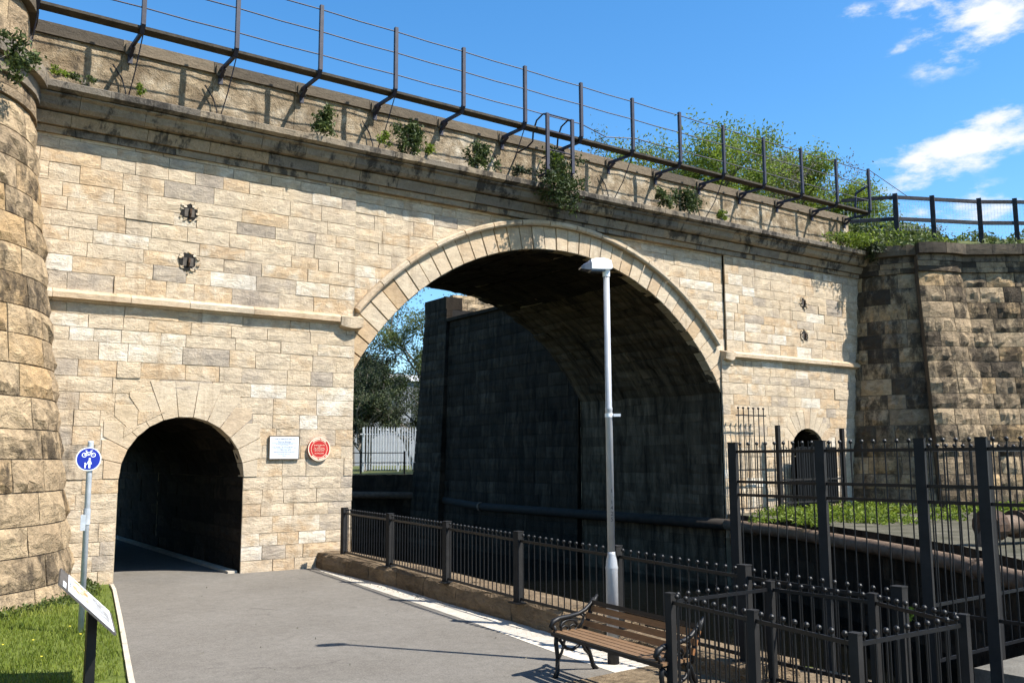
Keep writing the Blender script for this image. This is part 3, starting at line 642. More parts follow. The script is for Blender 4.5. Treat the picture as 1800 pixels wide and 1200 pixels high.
# crack / movement joint beside the far abutment and the rust streaks below the ties are in the stone; drainpipe stub
# ------------------------------------------------------------------ curved wing walls
BAT = .129
def wing(label, mirror):
    sgn = -1 if mirror else 1; X = (lambda x: 28.3 - x) if mirror else (lambda x: x)
    w = thing('wing_wall', label, 'wall', (X(28.4), 0, 0), 'curved wing walls')
    cx = 28.4
    def arc(r0, a0):  # u metres along the arc at the top radius
        def fn(u, v, d):
            a = a0 + u / r0; r = r0 + BAT * (8.4 - v) + d; return (X(cx + r * math.cos(a)), r * math.sin(a), v)
        return fn
    a_s, a_e = R(172), R(228); a_f = R(266)
    segs = [(arc(2.05, a_s), 2.05 * (a_e - a_s), False), (arc(2.38, a_e), 2.38 * (a_f - a_e), True)]
    if mirror: segs = [(arc(2.05, a_s), 2.05 * (a_f - a_s), False)]
    r = 2.05 if mirror else 2.36; P = Vector((cx + r * math.cos(a_f), r * math.sin(a_f))); dv = Vector((.80, -.60)).normalized(); nv = Vector((dv.y, -dv.x))
    fl = lambda u, v, d: (X(P.x + dv.x * u + nv.x * (BAT * (8.4 - v) * .95 + d)), P.y + dv.y * u + nv.y * (BAT * (8.4 - v) * .95 + d), v)
    segs.append((fl, 7.5, False))
    # backing
    mb = MB()
    for fn, L_, st in segs:
        n = 12
        for i in range(n):
            u0, u1 = L_ * i / n, L_ * (i + 1) / n
            mb.add([fn(u0, -.5, -.035), fn(u1, -.5, -.035), fn(u1, 8.4, -.035), fn(u0, 8.4, -.035)], [(0, 1, 2, 3)], .5)
    fn = segs[1][0]
    if not mirror: mb.add([fn(0, -.5, -.45), fn(0, -.5, -.03), fn(0, 8.4, -.03), fn(0, 8.4, -.45)], [(0, 1, 2, 3)], .2, .4)
    mb.build('wall_core', 'mortar_dark', w)
    zs = courses(.2 if not mirror else -.25, 7.95, .42, .53); zs += [8.12, 8.30]
    lst = []
    for z0, z1 in zip(zs[:-1], zs[1:]):
        for fn, L_, st in segs:
            u = -rnd(0, .4)
            while u < L_:
                ww = rnd(.42, .8) if fn is segs[0][0] and not mirror else rnd(.55, 1.1); a, b = max(u, 0), min(u + ww, L_)
                if L_ - b < .2: b = L_
                if b - a > .1: lst.append((fn, a, b, z0, z1))
                u = u + ww if b < L_ else L_ + 1
    def ssize(t):
        p = Vector(t[0]((t[1] + t[2]) / 2, (t[3] + t[4]) / 2, 0)); v = p - CAMP; d = v.dot(FWD)
        if d < 1: return 0
        sx = v.dot(Vector((.8176, -.5757, -.005))) / d
        return (t[2] - t[1]) * (t[4] - t[3]) / d ** 2 if abs(sx) < .575 else 0
    lst.sort(key=lambda t: -ssize(t)); restm = MB()
    for k, (fn, a, b, z0, z1) in enumerate(lst):
        big = k < 295 and ssize((fn, a, b, z0, z1)) > 0
        mb = MB() if big else restm; smooth_band = z0 > 7.9
        if mirror: tone, soot = rnd(.45, 1.), random.choice((rnd(-.1, .15), rnd(.1, .35), rnd(.3, .55)))
        else: tone, soot = rnd(.3, 1.), random.choice((rnd(.1, .35), rnd(.3, .55), rnd(.45, .72), rnd(.45, .72)))
        if smooth_band: block(mb, fn, a, b, z0, z1, .06, 3, 2, .006, .0, .005, -.06, .01, tone * .7, soot + .1, rnd(0, 99))
        else: block(mb, fn, a, b, z0, z1, .012, 5, 3, .040, .010, .009, -.06, .028, tone, soot, rnd(0, 99))
        if big: mb.build('stone', 'rock', w)
    if restm.f: tag(restm.build('stonework', 'rock', w), kind='stuff')
    # coping, in stones
    if mirror:
        tiers = [(8.30, 8.55, .14, 'cornice_stone', 'cornice'), (8.55, 8.80, .26, 'cornice_stone', 'cornice'), (8.8, 9.3, -.05, 'parapet_stone', 'rock'), (9.3, 9.85, -.10, 'parapet_stone', 'rock'), (9.85, 10.1, .03, 'coping_stone', 'coping')]
    else:
        tiers = [(8.30, 8.50, .10, 'necking_stone', 'cornice'), (8.50, 8.84, .30, 'coping_stone', 'coping')]
    for z0, z1, o_, nm, mt in tiers:
        for fn, L_, st in segs:
            n = max(2, round(L_ / .95))
            for i in range(n):
                a, b = L_ * i / n, L_ * (i + 1) / n; mb = MB()
                f2 = lambda u, v, d: fn(u, 8.4 + (v - 8.4) * 1e-3, d + (v - 8.4) * 0)[:2] + (v,)
                if mt == 'rock': block(mb, f2, a, b, z0, z1, o_, 4, 2, .03, .02, .006, -.5, .02, rnd(.5, 1), rnd(0, .3), rnd(0, 99))
                else: block(mb, f2, a, b, z0, z1, o_, 4, 2, .01, .0, .004, -.55, .012, rnd(.0, .7), rnd(.2, .6), rnd(0, 99))
                mb.build(nm, mt, w)
    return w
wing('curved rock-faced wing wall beside the shared path sign', True)
wing('curved rock-faced wing wall with grass growing along its top', False)

# ------------------------------------------------------------------ walkway on brackets along the parapet
wk = thing('walkway', 'dark steel cantilever walkway with three-wire handrail above the parapet', 'walkway', (14, -.7, 10))
posts_x = [1.88 + 1.73 * i for i in range(15)]
for i, x in enumerate(posts_x):
    mb = MB(); mb.bar((x, -.70, 10.06), (x, -.70, 11.46), .075, .075, (0, 1, 0)); mb.build('post', 'navy', wk)
    mb = MB(); mb.bar((x, -.70, 10.09), (x, -.60, 9.95), .075, .08, (1, 0, 0)); mb.bar((x, -.62, 9.955), (x, .26, 9.975), .055, .07, (0, 0, 1)); mb.bar((x, .02, 9.93), (x, .25, 9.82), .05, .06, (1, 0, 0)); mb.bar((x, .27, 10.08), (x, .27, 9.68), .09, .03, (0, 1, 0)); mb.build('bracket', 'navy', wk)
    mb = MB(); mb.box((x - .09, .245, 9.84), (x + .09, .284, 10.06)); mb.build('fixing_plate', 'coping', wk)
    if i in (0, 1, 2, 4, 6, 8, 10):
        mb = MB(); mb.tube([(x + .02, -.62, 9.9), (x - .02, -.3, 9.3), (x - .05, .1, 8.84)], .012, 5); mb.build('stay_rod', 'navy', wk)
        mb = MB(); mb.tube([(x - .3, .29, 9.6), (x - .13, .27, 9.35), (x - .06, .24, 9.1), (x - .05, .2, 8.84)], .014, 5); mb.build('cable', 'black', wk)
for z in (11.37, 10.89, 10.39):
    for i in range(14):
        a, b = posts_x[i], posts_x[i + 1]; mb = MB()
        if z == 10.39 and i == 7: pts = [(a, -.7, z), (a + .8, -.7, z - .17), (b, -.7, z - .02)]
        else: pts = [(a, -.7, z), ((a + b) / 2, -.7, z - .012), (b, -.7, z)]
        mb.tube(pts, .014, 5); mb.build('rail', 'navy', wk)
for i in range(14):
    for y0, y1, z in ((-.665, -.40, 10.055),):
        mb = MB(); mb.box((posts_x[i] + .004, y0, z - .055), (posts_x[i + 1] - .004, y1, z + rnd(-.004, .004)), rnd(0, 1)); mb.build('walkway_plank', 'timberboard', wk)
# end stay of the handrail
mb = MB(); mb.tube([(26.1, -.7, 11.45), (27.6, -1.2, 10.6)], .012, 5); mb.build('stay_wire', 'navy', wk)
mb = MB(); mb.bar((26.0, -.66, 10.85), (26.1, -.2, 10.75), .06); mb.bar((26.1, -.2, 10.75), (26.08, -.15, 9.95), .06); mb.build('end_frame', 'navy', wk)
# hooped ladder frame standing on the cornice
ld_ = thing('ladder_frame', 'black steel ladder hoop hooked over the parapet behind a dark bush', 'ladder', (13.15, -.9, 8.8))
for x in (12.77, 13.53):
    mb = MB(); mb.bar((x, -.9, 8.95 if x < 13 else 8.98), (x, -.9, 10.34), .085, .06, (0, 1, 0)); mb.build('stile', 'navy', ld_)
    mb = MB(); mb.tube([(x, -.88, 10.33), (x - .02, -.75, 10.36), (x - .02, -.5, 10.28), (x - .02, -.36, 10.05), (x - .02, -.33, 9.8), (x - .02, -.1, 9.72), (x - .02, .3, 9.7)], .022, 6); mb.build('hoop', 'navy', ld_)
    mb = MB(); mb.tube([(x, -.9, 9.0), (x - .03, -.84, 8.87), (x - .05, -.6, 8.84)], .03, 6); mb.build('foot', 'navy', ld_)
for z in (10.32, 9.9, 9.45):
    mb = MB(); mb.tube([(12.77, -.9, z), (13.53, -.9, z)], .018, 6); mb.build('rung', 'navy', ld_)

# ------------------------------------------------------------------ far bank wing wall seen through the arch
fw = thing('far_wing_wall', 'soot-black retaining wall standing beyond the arch above the river', 'wall', (19.6, 11, 0))
def farwall():
    fn = lambda u, v, d: (19.62 - d - (.03 * (8.4 - v) if u > 0 else 0), u, v)
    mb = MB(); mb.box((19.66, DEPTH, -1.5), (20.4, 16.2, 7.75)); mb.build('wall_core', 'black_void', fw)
    zs = courses(-1.5, 7.85, .36, .48); rest_ = MB()
    for z0, z1 in zip(zs[:-1], zs[1:]):
        u = DEPTH - rnd(0, .6)
        while u < 14.9:
            ww = rnd(.7, 1.3); a, b = max(u, DEPTH + .01), min(u + ww, 14.9)
            if b - a > .1:
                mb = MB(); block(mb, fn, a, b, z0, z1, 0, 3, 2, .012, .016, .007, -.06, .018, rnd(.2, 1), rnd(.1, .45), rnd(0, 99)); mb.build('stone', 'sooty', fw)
            u += ww
    zs = courses(-1.5, 8.4, .34, .44)
    for z0, z1 in zip(zs[:-1], zs[1:]):
        for a, b in ((14.9, 15.9 if random.random() < .5 else 15.6), (15.6, 16.75)):
            mb = MB(); f3 = lambda u, v, d: (19.5 - d - .045 * (8.4 - v), u + (.06 * (8.4 - v) if u > 16 else 0), v)
            block(mb, f3, a, b if b > 16 else 15.6, z0, z1, 0, 3, 2, .012, .02, .007, -.3, .018, rnd(.3, 1), rnd(0, .35), rnd(0, 99)); mb.build('stone', 'sooty', fw)
    mb = MB(); mb.box((19.5, 14.95, 8.4), (20.3, 16.75, 8.92), .5, .3); mb.build('cap_stone', 'sooty', fw)
    mb = MB(); mb.box((19.5, DEPTH + .02, 7.85), (20.5, 14.9, 7.98), .5, .3); mb.build('coping_stone', 'sooty', fw)
    mb = MB(); mb.add([(19.13, 14.95, -1.5), (21.5, 15, -1.5), (21.5, 17.31, -1.5), (19.13, 17.31, -1.5), (19.56, 14.95, 8.4), (21.5, 15, 8.4), (21.5, 16.73, 8.4), (19.56, 16.73, 8.4)], [(0, 3, 2, 1), (4, 5, 6, 7), (0, 1, 5, 4), (1, 2, 6, 5), (2, 3, 7, 6), (3, 0, 4, 7)]); mb.build('pier_core', 'black_void', fw)
    # sun-lit raking parapet behind
    fr = lambda u, v, d: (20.6 + u, 16.2 - d - .12 * u, v + 0)
    for r_ in range(5):
        uu = 0
        while uu < 9:
            w_ = rnd(.5, .9); mb = MB(); block(mb, fr, uu, uu + w_, 7.6 + r_ * .34, 7.6 + (r_ + 1) * .34, .0, 3, 2, .03, .03, .006, -.3, .02, rnd(.4, .9), rnd(0, .25), rnd(0, 99)); mb.build('parapet_stone', 'rock', fw); uu += w_
farwall()

# ------------------------------------------------------------------ pipe along the right bank wall
pl = []
for (x0, y0), (x1, y1) in zip(RIGHT_EDGE[1:11], RIGHT_EDGE[2:12]):
    L_ = math.hypot(x1 - x0, y1 - y0); nx, ny = -(y1 - y0) / L_, (x1 - x0) / L_
    pl.append((x0 + nx * .2, y0 + ny * .2, .33 if y0 < 8 else .6)); pl.append(((x0 + x1) / 2 + nx * .2, (y0 + y1) / 2 + ny * .2, .33 if y0 < 8 else .7))
pp = thing('river_pipe', 'rusty brown pipe running along the far river wall below its edge', 'pipe', (19.4, -.2, .3))
ia = [i for i, p in enumerate(pl) if p[1] > -.4][0]; ib = [i for i, p in enumerate(pl) if p[1] > 17][0]
for q, mt in ((pl[:ia + 1], 'pipe'), (pl[ia:ib + 1], 'sootypipe'), (pl[ib:], 'pipe')):
    mb = MB(); mb.tube(q, .15, 10); mb.build('pipe_run', mt, pp, True)
for i in (5, 11, 15):
    mb = MB(); d = (Vector(pl[i + 1]) - Vector(pl[i - 1])).normalized(); c = Vector(pl[i]); mb.tube([c - d * .05, c + d * .05], .185, 10); mb.build('flange', 'pipe', pp)
# valve elbow at the edge
ve = thing('pipe_valve', 'rusty flanged pipe elbow standing on the far bank', 'valve', (16.0, -9.0, .6))
mb = MB(); mb.tube([(18.4, -9.6, .95), (17.2, -9.3, .95), (16.5, -9.15, .95), (16.2, -9.08, .9), (16.05, -9.05, .7), (16.0, -9.04, .2)], .17, 12); mb.build('elbow', 'pipe', ve, True)
for c, d in (((16.75, -9.2, .95), (.97, .22, 0)), ((16.95, -9.25, .95), (.97, .22, 0)), ((17.25, -9.32, .95), (.97, .22, 0))):
    mb = MB(); c = Vector(c); d = Vector(d) * .03; mb.tube([c - d, c + d], .25, 14); mb.build('flange', 'rust', ve)
mb = MB(); mb.tube([(16.02, -9.05, .95), (16.3, -9.1, .95)], .27, 14); mb.build('end_flange', 'rust', ve)

# ------------------------------------------------------------------ railings
def bar_mesh(h, r=.008, ball=.022, n=6):
    mb = MB(); mb.tube([(0, 0, 0), (0, 0, h)], r, n)
    if ball: mb.ball((0, 0, h + ball * .7), ball, 8, 5)
    return mesh_only(mb, 'bar', 'black')
def post_obj(parent, p, z0, z1, w=.1, rot=0., mt='postgrey', cap=True):
    mb = MB(); c, s = math.cos(rot), math.sin(rot); x, y = p
    U, V = Vector((c, s, 0)) * w / 2, Vector((-s, c, 0)) * w / 2
    mb.obox((x, y, (z0 + z1) / 2), U, V, Vector((0, 0, (z1 - z0) / 2)))
    if cap: mb.obox((x, y, z1 + .006), U * 1.08, V * 1.08, Vector((0, 0, .006)))
    return mb.build('post', mt, parent)
def railing(name, label, cat, pts, zb, zt, rails, pitch, bh, post_w=.1, post_z=None, rot=0., group=None, bar0=None, rail_h=.04, ends=(True, True), basez=None, bar_r=.008):
    """pts: post positions; zb/zt: functions or numbers for post foot/top; rails: heights above foot"""
    g = lambda f, i: f[i] if isinstance(f, (list, tuple)) else f
    t = thing(name, label, cat, (pts[0][0], pts[0][1], g(zb, 0)), group)
    for i, p in enumerate(pts):
        if (i == 0 and not ends[0]) or (i == len(pts) - 1 and not ends[1]): continue
        po = post_obj(t, p, g(zb, i) if basez is None else basez, g(zt, i), post_w, rot)
        if basez is None:
            mb = MB(); mb.box((p[0] - post_w, p[1] - post_w, g(zb, i)), (p[0] + post_w, p[1] + post_w, g(zb, i) + .015)); b = mb.build('base_plate', 'black', po)
    me = bar_mesh(bh, bar_r, max(.022, bar_r * 2.4))
    for i in range(len(pts) - 1):
        a, b = Vector((*pts[i], g(zb, i))), Vector((*pts[i + 1], g(zb, i + 1))); d = (b - a); Lh = math.hypot(d.x, d.y); dn = d / Lh
        for r_ in rails:
            mb = MB(); mb.bar(a + dn * post_w * .5 + Vector((0, 0, r_)), b - dn * post_w * .5 + Vector((0, 0, r_)), rail_h * .4, rail_h * .85); mb.build('rail', 'black', t)
        n = max(1, round((Lh - post_w) / pitch)); off = bar0 if bar0 is not None else rails[-1]
        for k in range(n):
            q = a + dn * (post_w * .5 + (Lh - post_w) * (k + .5) / n)
            inst('bar', me, t, q + Vector((0, 0, off)))
    return t
LOWP = [(7.76, -.75), (7.56, -3.05), (7.30, -5.4), (7.10, -7.55), (7.08, -9.5), (7.10, -11.35), (7.25, -12.9)]
railing('low_railing', 'low black ball-topped railing along the stone plinth beside the river', 'railing', LOWP,
        [.3, .3, .3, .28, .24, .19, .14], [1.2, 1.2, 1.2, 1.19, 1.15, 1.1, 1.05], (.80, .06), .122, .82, .1, rot=.1, bar0=.04)
TALLP = [(8.9, -9.68), (8.9, -10.97), (8.9, -12.18), (8.9, -12.82), (8.9, -14.1), (8.9, -15.4)]
railing('tall_railing', 'tall black ball-topped railing between the enclosure and the river', 'railing', TALLP, 0.0, 2.325, (2.22, 1.85, 1.69, .60), .135, 1.70, .1, rot=.35, bar0=.6, basez=-.6)
railing('tall_railing', 'black railing running out at right angles behind the tall riverside posts', 'railing', [(8.98, -12.05), (10.5, -12.02), (12.2, -12.0)], 0.0, [2.32, 2.32, 2.32], (2.22, .61, .05), .17, 2.2, .09, bar0=.05, basez=-.6, ends=(False, True))
ENC = [(6.95, -11.78), (5.68, -11.76), (5.55, -12.76), (5.37, -13.76), (6.62, -13.80), (7.02, -12.8), (6.95, -11.78)]
railing('enclosure_railing', 'waist-high black ball-topped railing enclosing a small square of earth', 'railing', ENC, 0.014, 1.0, (.92, .12), .115, .86, .065, rot=.12, bar0=.1, rail_h=.035, ends=(True, False))
mb = MB(); mb.box((8.15, -20, -1.6), (9.15, -9.3, -.6)); tag(mb.build('river_ledge', 'concrete'), kind='structure')
mb = MB(); mb.box((9.35, -15, -1.6), (11.2, -12.35, .02)); tag(mb.build('river_platform', 'concrete'), kind='structure')

# stone plinth under the low railing: long rough blocks
pt = thing('stone_plinth', 'long rough brown stone plinth carrying the low railing', 'plinth', (7.6, -5, 0))
PB = [(p[0], p[1]) for p in PLF] + [(6.95, -10.4), (6.95, -11.6)]
for i, ((x0, y0), (x1, y1)) in enumerate(zip(PB[:-1], PB[1:])):
    L_ = math.hypot(x1 - x0, y1 - y0); n = max(1, round(L_ / 1.1)); h = .31 if y1 > -8.6 else (.27 if y1 > -9.5 else .2)
    for k in range(n):
        a, b = (k / n, (k + 1) / n); p0 = (x0 + (x1 - x0) * a, y0 + (y1 - y0) * a); p1 = (x0 + (x1 - x0) * b, y0 + (y1 - y0) * b)
        mb = MB(); NU, NV_ = 6, 3; vs = []; prof = [(0, -.02), (-.015, h * .45), (.0, h * .84), (.045, h), (.35, h + .01), (.62, h)]
        sd = rnd(0, 99)
        for iu in range(NU + 1):
            t = iu / NU; px, py = p0[0] + (p1[0] - p0[0]) * t, p0[1] + (p1[1] - p0[1]) * t
            for j, (o_, z) in enumerate(prof):
                nn = noise.noise(Vector((px * 4 + sd, py * 4, j * 1.3))); gp = .006 if iu == 0 else (-.006 if iu == NU else 0)
                vs.append((px + o_ + nn * .045 * (j < 4), py - gp + nn * .02, z + nn * (.02 if 0 < j < 5 else 0)))
            vs.append((px + .62, py, -.1))
        W = len(prof) + 1
        fs = [(iu * W + j, iu * W + j + 1, (iu + 1) * W + j + 1, (iu + 1) * W + j) for iu in range(NU) for j in range(W - 1)] + [tuple(range(W)), tuple(range(NU * W, NU * W + W))]
        mb.add(vs, fs, rnd(.1, .9), rnd(0, .3)); mb.build('plinth_block', 'brown', pt)
# bank strip between plinth and river wall is the ground sheet

# gate and tall bars at the far passage
gt = thing('iron_gate', 'black iron gate between two posts before the small far archway', 'gate', (22.9, -.35, .6))
post_obj(gt, (21.45, -.35), .6, 3.05, .11); post_obj(gt, (24.48, -.35), .6, 3.0, .11)
me = bar_mesh(1.95, .013, 0); me2 = bar_mesh(1.75, .013, 0)
for z in (.85, 1.5, 2.35):
    mb = MB(); mb.bar((21.5, -.35, z), (24.45, -.35, z), .03, .05); mb.build('rail', 'postgrey', gt)
for k in range(26):
    x = 21.58 + k * .112; inst('bar', me if k % 2 else me2, gt, (x, -.35, .68))
mb = MB(); mb.box((22.3, -.33, .75), (24.2, -.315, 2.45)); mb.build('backing_sheet', 'black', gt)
ts = railing('tall_bar_screen', 'tall thin ball-topped bar screen at the foot of the far abutment', 'railing', [(19.72, -.3), (21.05, -.3)], .6, 3.4, (2.72, 1.2, .15), .215, 2.8, .05, bar0=.1, rail_h=.04, ends=(False, False), bar_r=.015)

# ------------------------------------------------------------------ lamp post
lp = thing('lamp_post', 'tall grey tubular lamp post with a white lantern beside the bench', 'lamp post', (6.57, -10.0, 0))
mb = MB(); mb.lathe((6.57, -10.0, 0), [(.062, 0), (.062, .25)], 16); mb.build('painted_foot', 'black', lp, True)
mb = MB(); mb.lathe((6.57, -10.0, 0), [(.064, .25), (.064, .97), (.067, .985), (.067, 1.0), (.062, 1.02), (.058, 1.07), (.042, 1.13), (.040, 1.16)], 18); mb.build('base_tube', 'lampgrey', lp, True)
mb = MB(); mb.lathe((6.57, -10.0, 0), [(.0395, 1.16), (.038, 2.66), (.040, 2.665), (.040, 2.69), (.035, 2.70), (.034, 4.17)], 16); mb.build('shaft', 'lampgrey', lp, True)
mb = MB(); mb.lathe((6.57, -10.0, 0), [(.043, 2.59), (.043, 2.63)], 16); mb.bar((6.6, -10.04, 2.61), (6.66, -10.09, 2.61), .035, .03); mb.build('clamp', 'lampwhite', lp)
mb = MB(); mb.lathe((6.57, -10.0, 0), [(.040, 4.14), (.042, 4.24)], 14); mb.build('spigot', 'lampwhite', lp)
def lantern():
    d = Vector((-.93, .36, 0)).normalized(); s = Vector((-d.y, d.x, 0)); o = Vector((6.57, -10.0, 4.22))
    mb = MB(); vs = []; secs = [(-.06, .045, .02, .06), (-.045, .065, .0, .10), (.04, .072, -.008, .12), (.13, .075, -.01, .115), (.19, .073, -.01, .10)]
    for a, hw, z0, z1 in secs:
        vs += [o + d * a + s * q * hw + Vector((0, 0, z)) for q, z in ((-1, z0), (-1, z0 + (z1 - z0) * .6), (-.6, z1), (.6, z1), (1, z0 + (z1 - z0) * .6), (1, z0))]
    n = 6; k = len(secs)
    fs = [(i * n + j, i * n + (j + 1) % n, (i + 1) * n + (j + 1) % n, (i + 1) * n + j) for i in range(k - 1) for j in range(n)] + [tuple(range(n)), tuple(range((k - 1) * n, k * n))]
    mb.add(vs, fs); h = mb.build('lantern_head', 'lampwhite', lp)
    mb = MB(); vs = []
    for a, hw, z0, z1 in [(.192, .07, -.022, .09), (.27, .06, -.016, .045), (.305, .045, -.01, .01)]:
        vs += [o + d * a + s * q * hw + Vector((0, 0, z)) for q, z in ((-1, z0), (-1, z1 * .7), (-.5, z1), (.5, z1), (1, z1 * .7), (1, z0))]
    fs = [(i * n + j, i * n + (j + 1) % n, (i + 1) * n + (j + 1) % n, (i + 1) * n + j) for i in range(2) for j in range(n)] + [tuple(range(n)), tuple(range(2 * n, 3 * n))]
    mb.add(vs, fs); mb.build('lantern_lens', 'lens', h)
    mb = MB(); mb.obox(o + d * .11 + Vector((0, 0, -.02)), d * .08, s * .06, Vector((0, 0, .012))); mb.build('gear_tray', 'lens', h)
lantern()
def text(body, size, name, mt, parent, loc, rot, extrude=.0008, align='CENTER', sx=1.):
    cu = bpy.data.curves.new(name, 'FONT'); cu.body = body; cu.size = size; cu.extrude = extrude; cu.align_x = align; cu.align_y = 'CENTER'
    t = bpy.data.objects.new(name, cu); col.objects.link(t)
    me = bpy.data.meshes.new_from_object(t.evaluated_get(bpy.context.evaluated_depsgraph_get())); bpy.data.objects.remove(t)
    me.materials.clear(); me.materials.append(M[mt]); o = bpy.data.objects.new(name, me); col.objects.link(o); o.parent = parent
    o.location = Vector(loc) - ORG[parent.name]; o.rotation_euler = rot; o.scale = (sx, 1, 1); return o
# column number, one character under another, facing the path
ang = math.atan2(-7.5, -6.57)
cdir = Vector((-.35, -.94, 0)).normalized(); rz = math.atan2(cdir.x, -cdir.y)
for i, ch in enumerate('11425'):
    z = (1.80, 1.68, 1.62, 1.56, 1.50)[i]; c = Vector((6.57, -10.0, z)) + cdir * .0405; text(ch, .06, 'number', 'ink', lp, c, (R(90), 0, -rz if False else rz), .001)

# ------------------------------------------------------------------ bench
bn = thing('park_bench', 'wooden slatted park bench with black cast iron ends by the lamp post', 'bench', (5.95, -10.9, 0))
BO = Vector((5.70, -10.12, 0)); BL = Vector((-.085, -.996, 0)); BD = Vector((.985, .12, 0)).normalized()   # front-left foot, along, towards the back
def bp(l, d, z):
    z = z if z < .42 else .42 + (z - .42) * .70
    return BO + BL * l + BD * d + Vector((0, 0, z))
def bench_end(l):
    e = bpy.data.objects.new('cast_iron_end', None); col.objects.link(e); e.parent = bn; ORG[e.name] = ORG[bn.name]
    def t_(name, pts, r): mb = MB(); mb.tube([bp(l, *p) for p in pts], r, 6); return mb.build(name, 'black', e, True)
    t_('front_leg', [(.0, .0), (.035, .06), (.04, .2), (.02, .33), (.03, .42)], [.03, .024, .022, .024, .026])
    t_('rear_leg', [(.60, .0), (.55, .05), (.50, .18), (.44, .30), (.38, .40)], [.03, .024, .022, .024, .026])
    t_('leg_scroll', [(.05, .38), (.16, .27), (.25, .24), (.34, .27), (.42, .36)], .018)
    t_('leg_scroll', [(.04, .16), (.10, .24), (.14, .34), (.12, .40)], .015)
    t_('leg_scroll', [(.50, .16), (.43, .22), (.38, .30), (.36, .38)], .015)
    t_('seat_rail', [(-.01, .42), (.15, .405), (.32, .395), (.46, .41)], .022)
    t_('back_upright', [(.42, .38), (.47, .50), (.52, .66), (.58, .80), (.63, .88)], [.03, .028, .026, .024, .016])
    t_('arm_rest', [(-.02, .50), (-.05, .54), (-.02, .60), (.06, .63), (.2, .635), (.34, .65), (.44, .69), (.52, .76), (.58, .84)], [.02, .026, .028, .026, .024, .022, .022, .02, .018])
    t_('arm_support', [(.0, .42), (.01, .48), (-.01, .54)], .02)
    ring = [(.20 + .12 * math.cos(a), .50 + .09 * math.sin(a)) for a in [math.pi * k / 8 for k in range(9)]]
    t_('arm_scroll', ring, .016)
    t_('arm_scroll', [(.14 + .05 * math.cos(a), .47 + .045 * math.sin(a)) for a in [2 * math.pi * k / 8 for k in range(9)]], .012)
    t_('arm_scroll', [(.26 + .05 * math.cos(a), .47 + .045 * math.sin(a)) for a in [2 * math.pi * k / 8 for k in range(9)]], .012)
    t_('arm_scroll', [(.34, .44), (.40, .52), (.42, .6), (.38, .64)], .014)
bench_end(.0); bench_end(1.62)
for i, d in enumerate((.03, .13, .23, .33)):
    mb = MB(); z = .445 - .006 * i; mb.obox(bp(.81, d, z), BL * .86, BD * .036, Vector((0, 0, .012))); mb.build('seat_slat', 'seatslat', bn)
mb = MB(); mb.obox(bp(.81, -.02, .425), BL * .84, BD * .006, Vector((0, 0, .016))); mb.build('front_strap', 'black', bn)
bu = (BD * .06 + Vector((0, 0, .14))).normalized()
for i, z in enumerate((.50, .60, .70)):
    d = .465 + (z - .5) * .43; mb = MB(); mb.obox(bp(.81, d - .02, z), BL * .84, bu * .029, bu.cross(BL).normalized() * .012); mb.build('back_slat', 'slat', bn)
mb = MB(); mb.obox(bp(.81, .545, .785), BL * .84, bu * .02, bu.cross(BL).normalized() * .012); mb.build('top_bar', 'black', bn)

# ------------------------------------------------------------------ shared path sign
sg = thing('sign_post', 'grey pole with a round blue cycle and pedestrian sign beside the passage', 'sign', (2.36, -4.7, 0))
mb = MB(); mb.lathe((2.36, -4.7, 0), [(.036, -.05), (.036, 2.38), (.034, 2.40), (.0, 2.405)], 14); mb.build('pole', 'galvpost', sg, True)
sd = (CAMP - Vector((2.36, -4.7, 2.17))); sd.z = 0; sd.normalize(); sd = (sd + Vector((.10, 0, 0))).normalized(); su = Vector((-sd.y, sd.x, 0)); su = -su if su.x < 0 else su
SC0 = Vector((2.34, -4.7, 2.17)) + sd * .05
def disc(name, r, d0, d1, mt, parent, n=36, c=(0, 0), ri=0.):
    mb = MB(); f = lambda a, b, d: SC0 + su * (a + c[0]) + Vector((0, 0, b + c[1])) + sd * d
    if not ri: mb.prism([(r * math.cos(2 * math.pi * k / n), r * math.sin(2 * math.pi * k / n)) for k in range(n)], f, d0, d1)
    else:
        vs = []
        for k in range(n):
            a = 2 * math.pi * k / n; vs += [f(q * math.cos(a), q * math.sin(a), d) for q, d in ((ri, d0), (ri, d1), (r, d1), (r, d0))]
        mb.add(vs, [(k * 4 + j, k * 4 + (j + 1) % 4, ((k + 1) % n) * 4 + (j + 1) % 4, ((k + 1) % n) * 4 + j) for k in range(n) for j in range(4)])
    return mb.build(name, mt, parent)
bk = disc('sign_plate', .150, -.004, .0, 'white', sg); fc = disc('blue_face', .137, .0002, .002, 'signblue', sg)
for cx_ in (-.052, .052): disc('bicycle_symbol', .030, .0022, .004, 'white', fc, 20, (cx_, .052), .021)
def flat(name, polys, parent, mt='white'):
    mb = MB(); f = lambda a, b, d: SC0 + su * a + Vector((0, 0, b)) + sd * d
    for p in polys: mb.prism(p, f, .0022, .004)
    return mb.build(name, mt, parent)
def seg(a, b, w):
    dx, dy = b[0] - a[0], b[1] - a[1]; l = math.hypot(dx, dy); nx, ny = -dy / l * w / 2, dx / l * w / 2
    return [(a[0] + nx, a[1] + ny), (a[0] - nx, a[1] - ny), (b[0] - nx, b[1] - ny), (b[0] + nx, b[1] + ny)]
for q in (((-.052, .052), (-.026, .086)), ((-.026, .086), (.026, .086)), ((.026, .086), (.052, .052)), ((-.026, .086), (.004, .048)), ((.004, .048), (.026, .086)), ((-.052, .052), (.004, .048)), ((-.026, .086), (-.03, .104)), ((-.042, .105), (-.02, .105)), ((.026, .086), (.022, .106)), ((.018, .106), (.044, .106))):
    flat('bicycle_symbol', [seg(*q, .009)], fc)
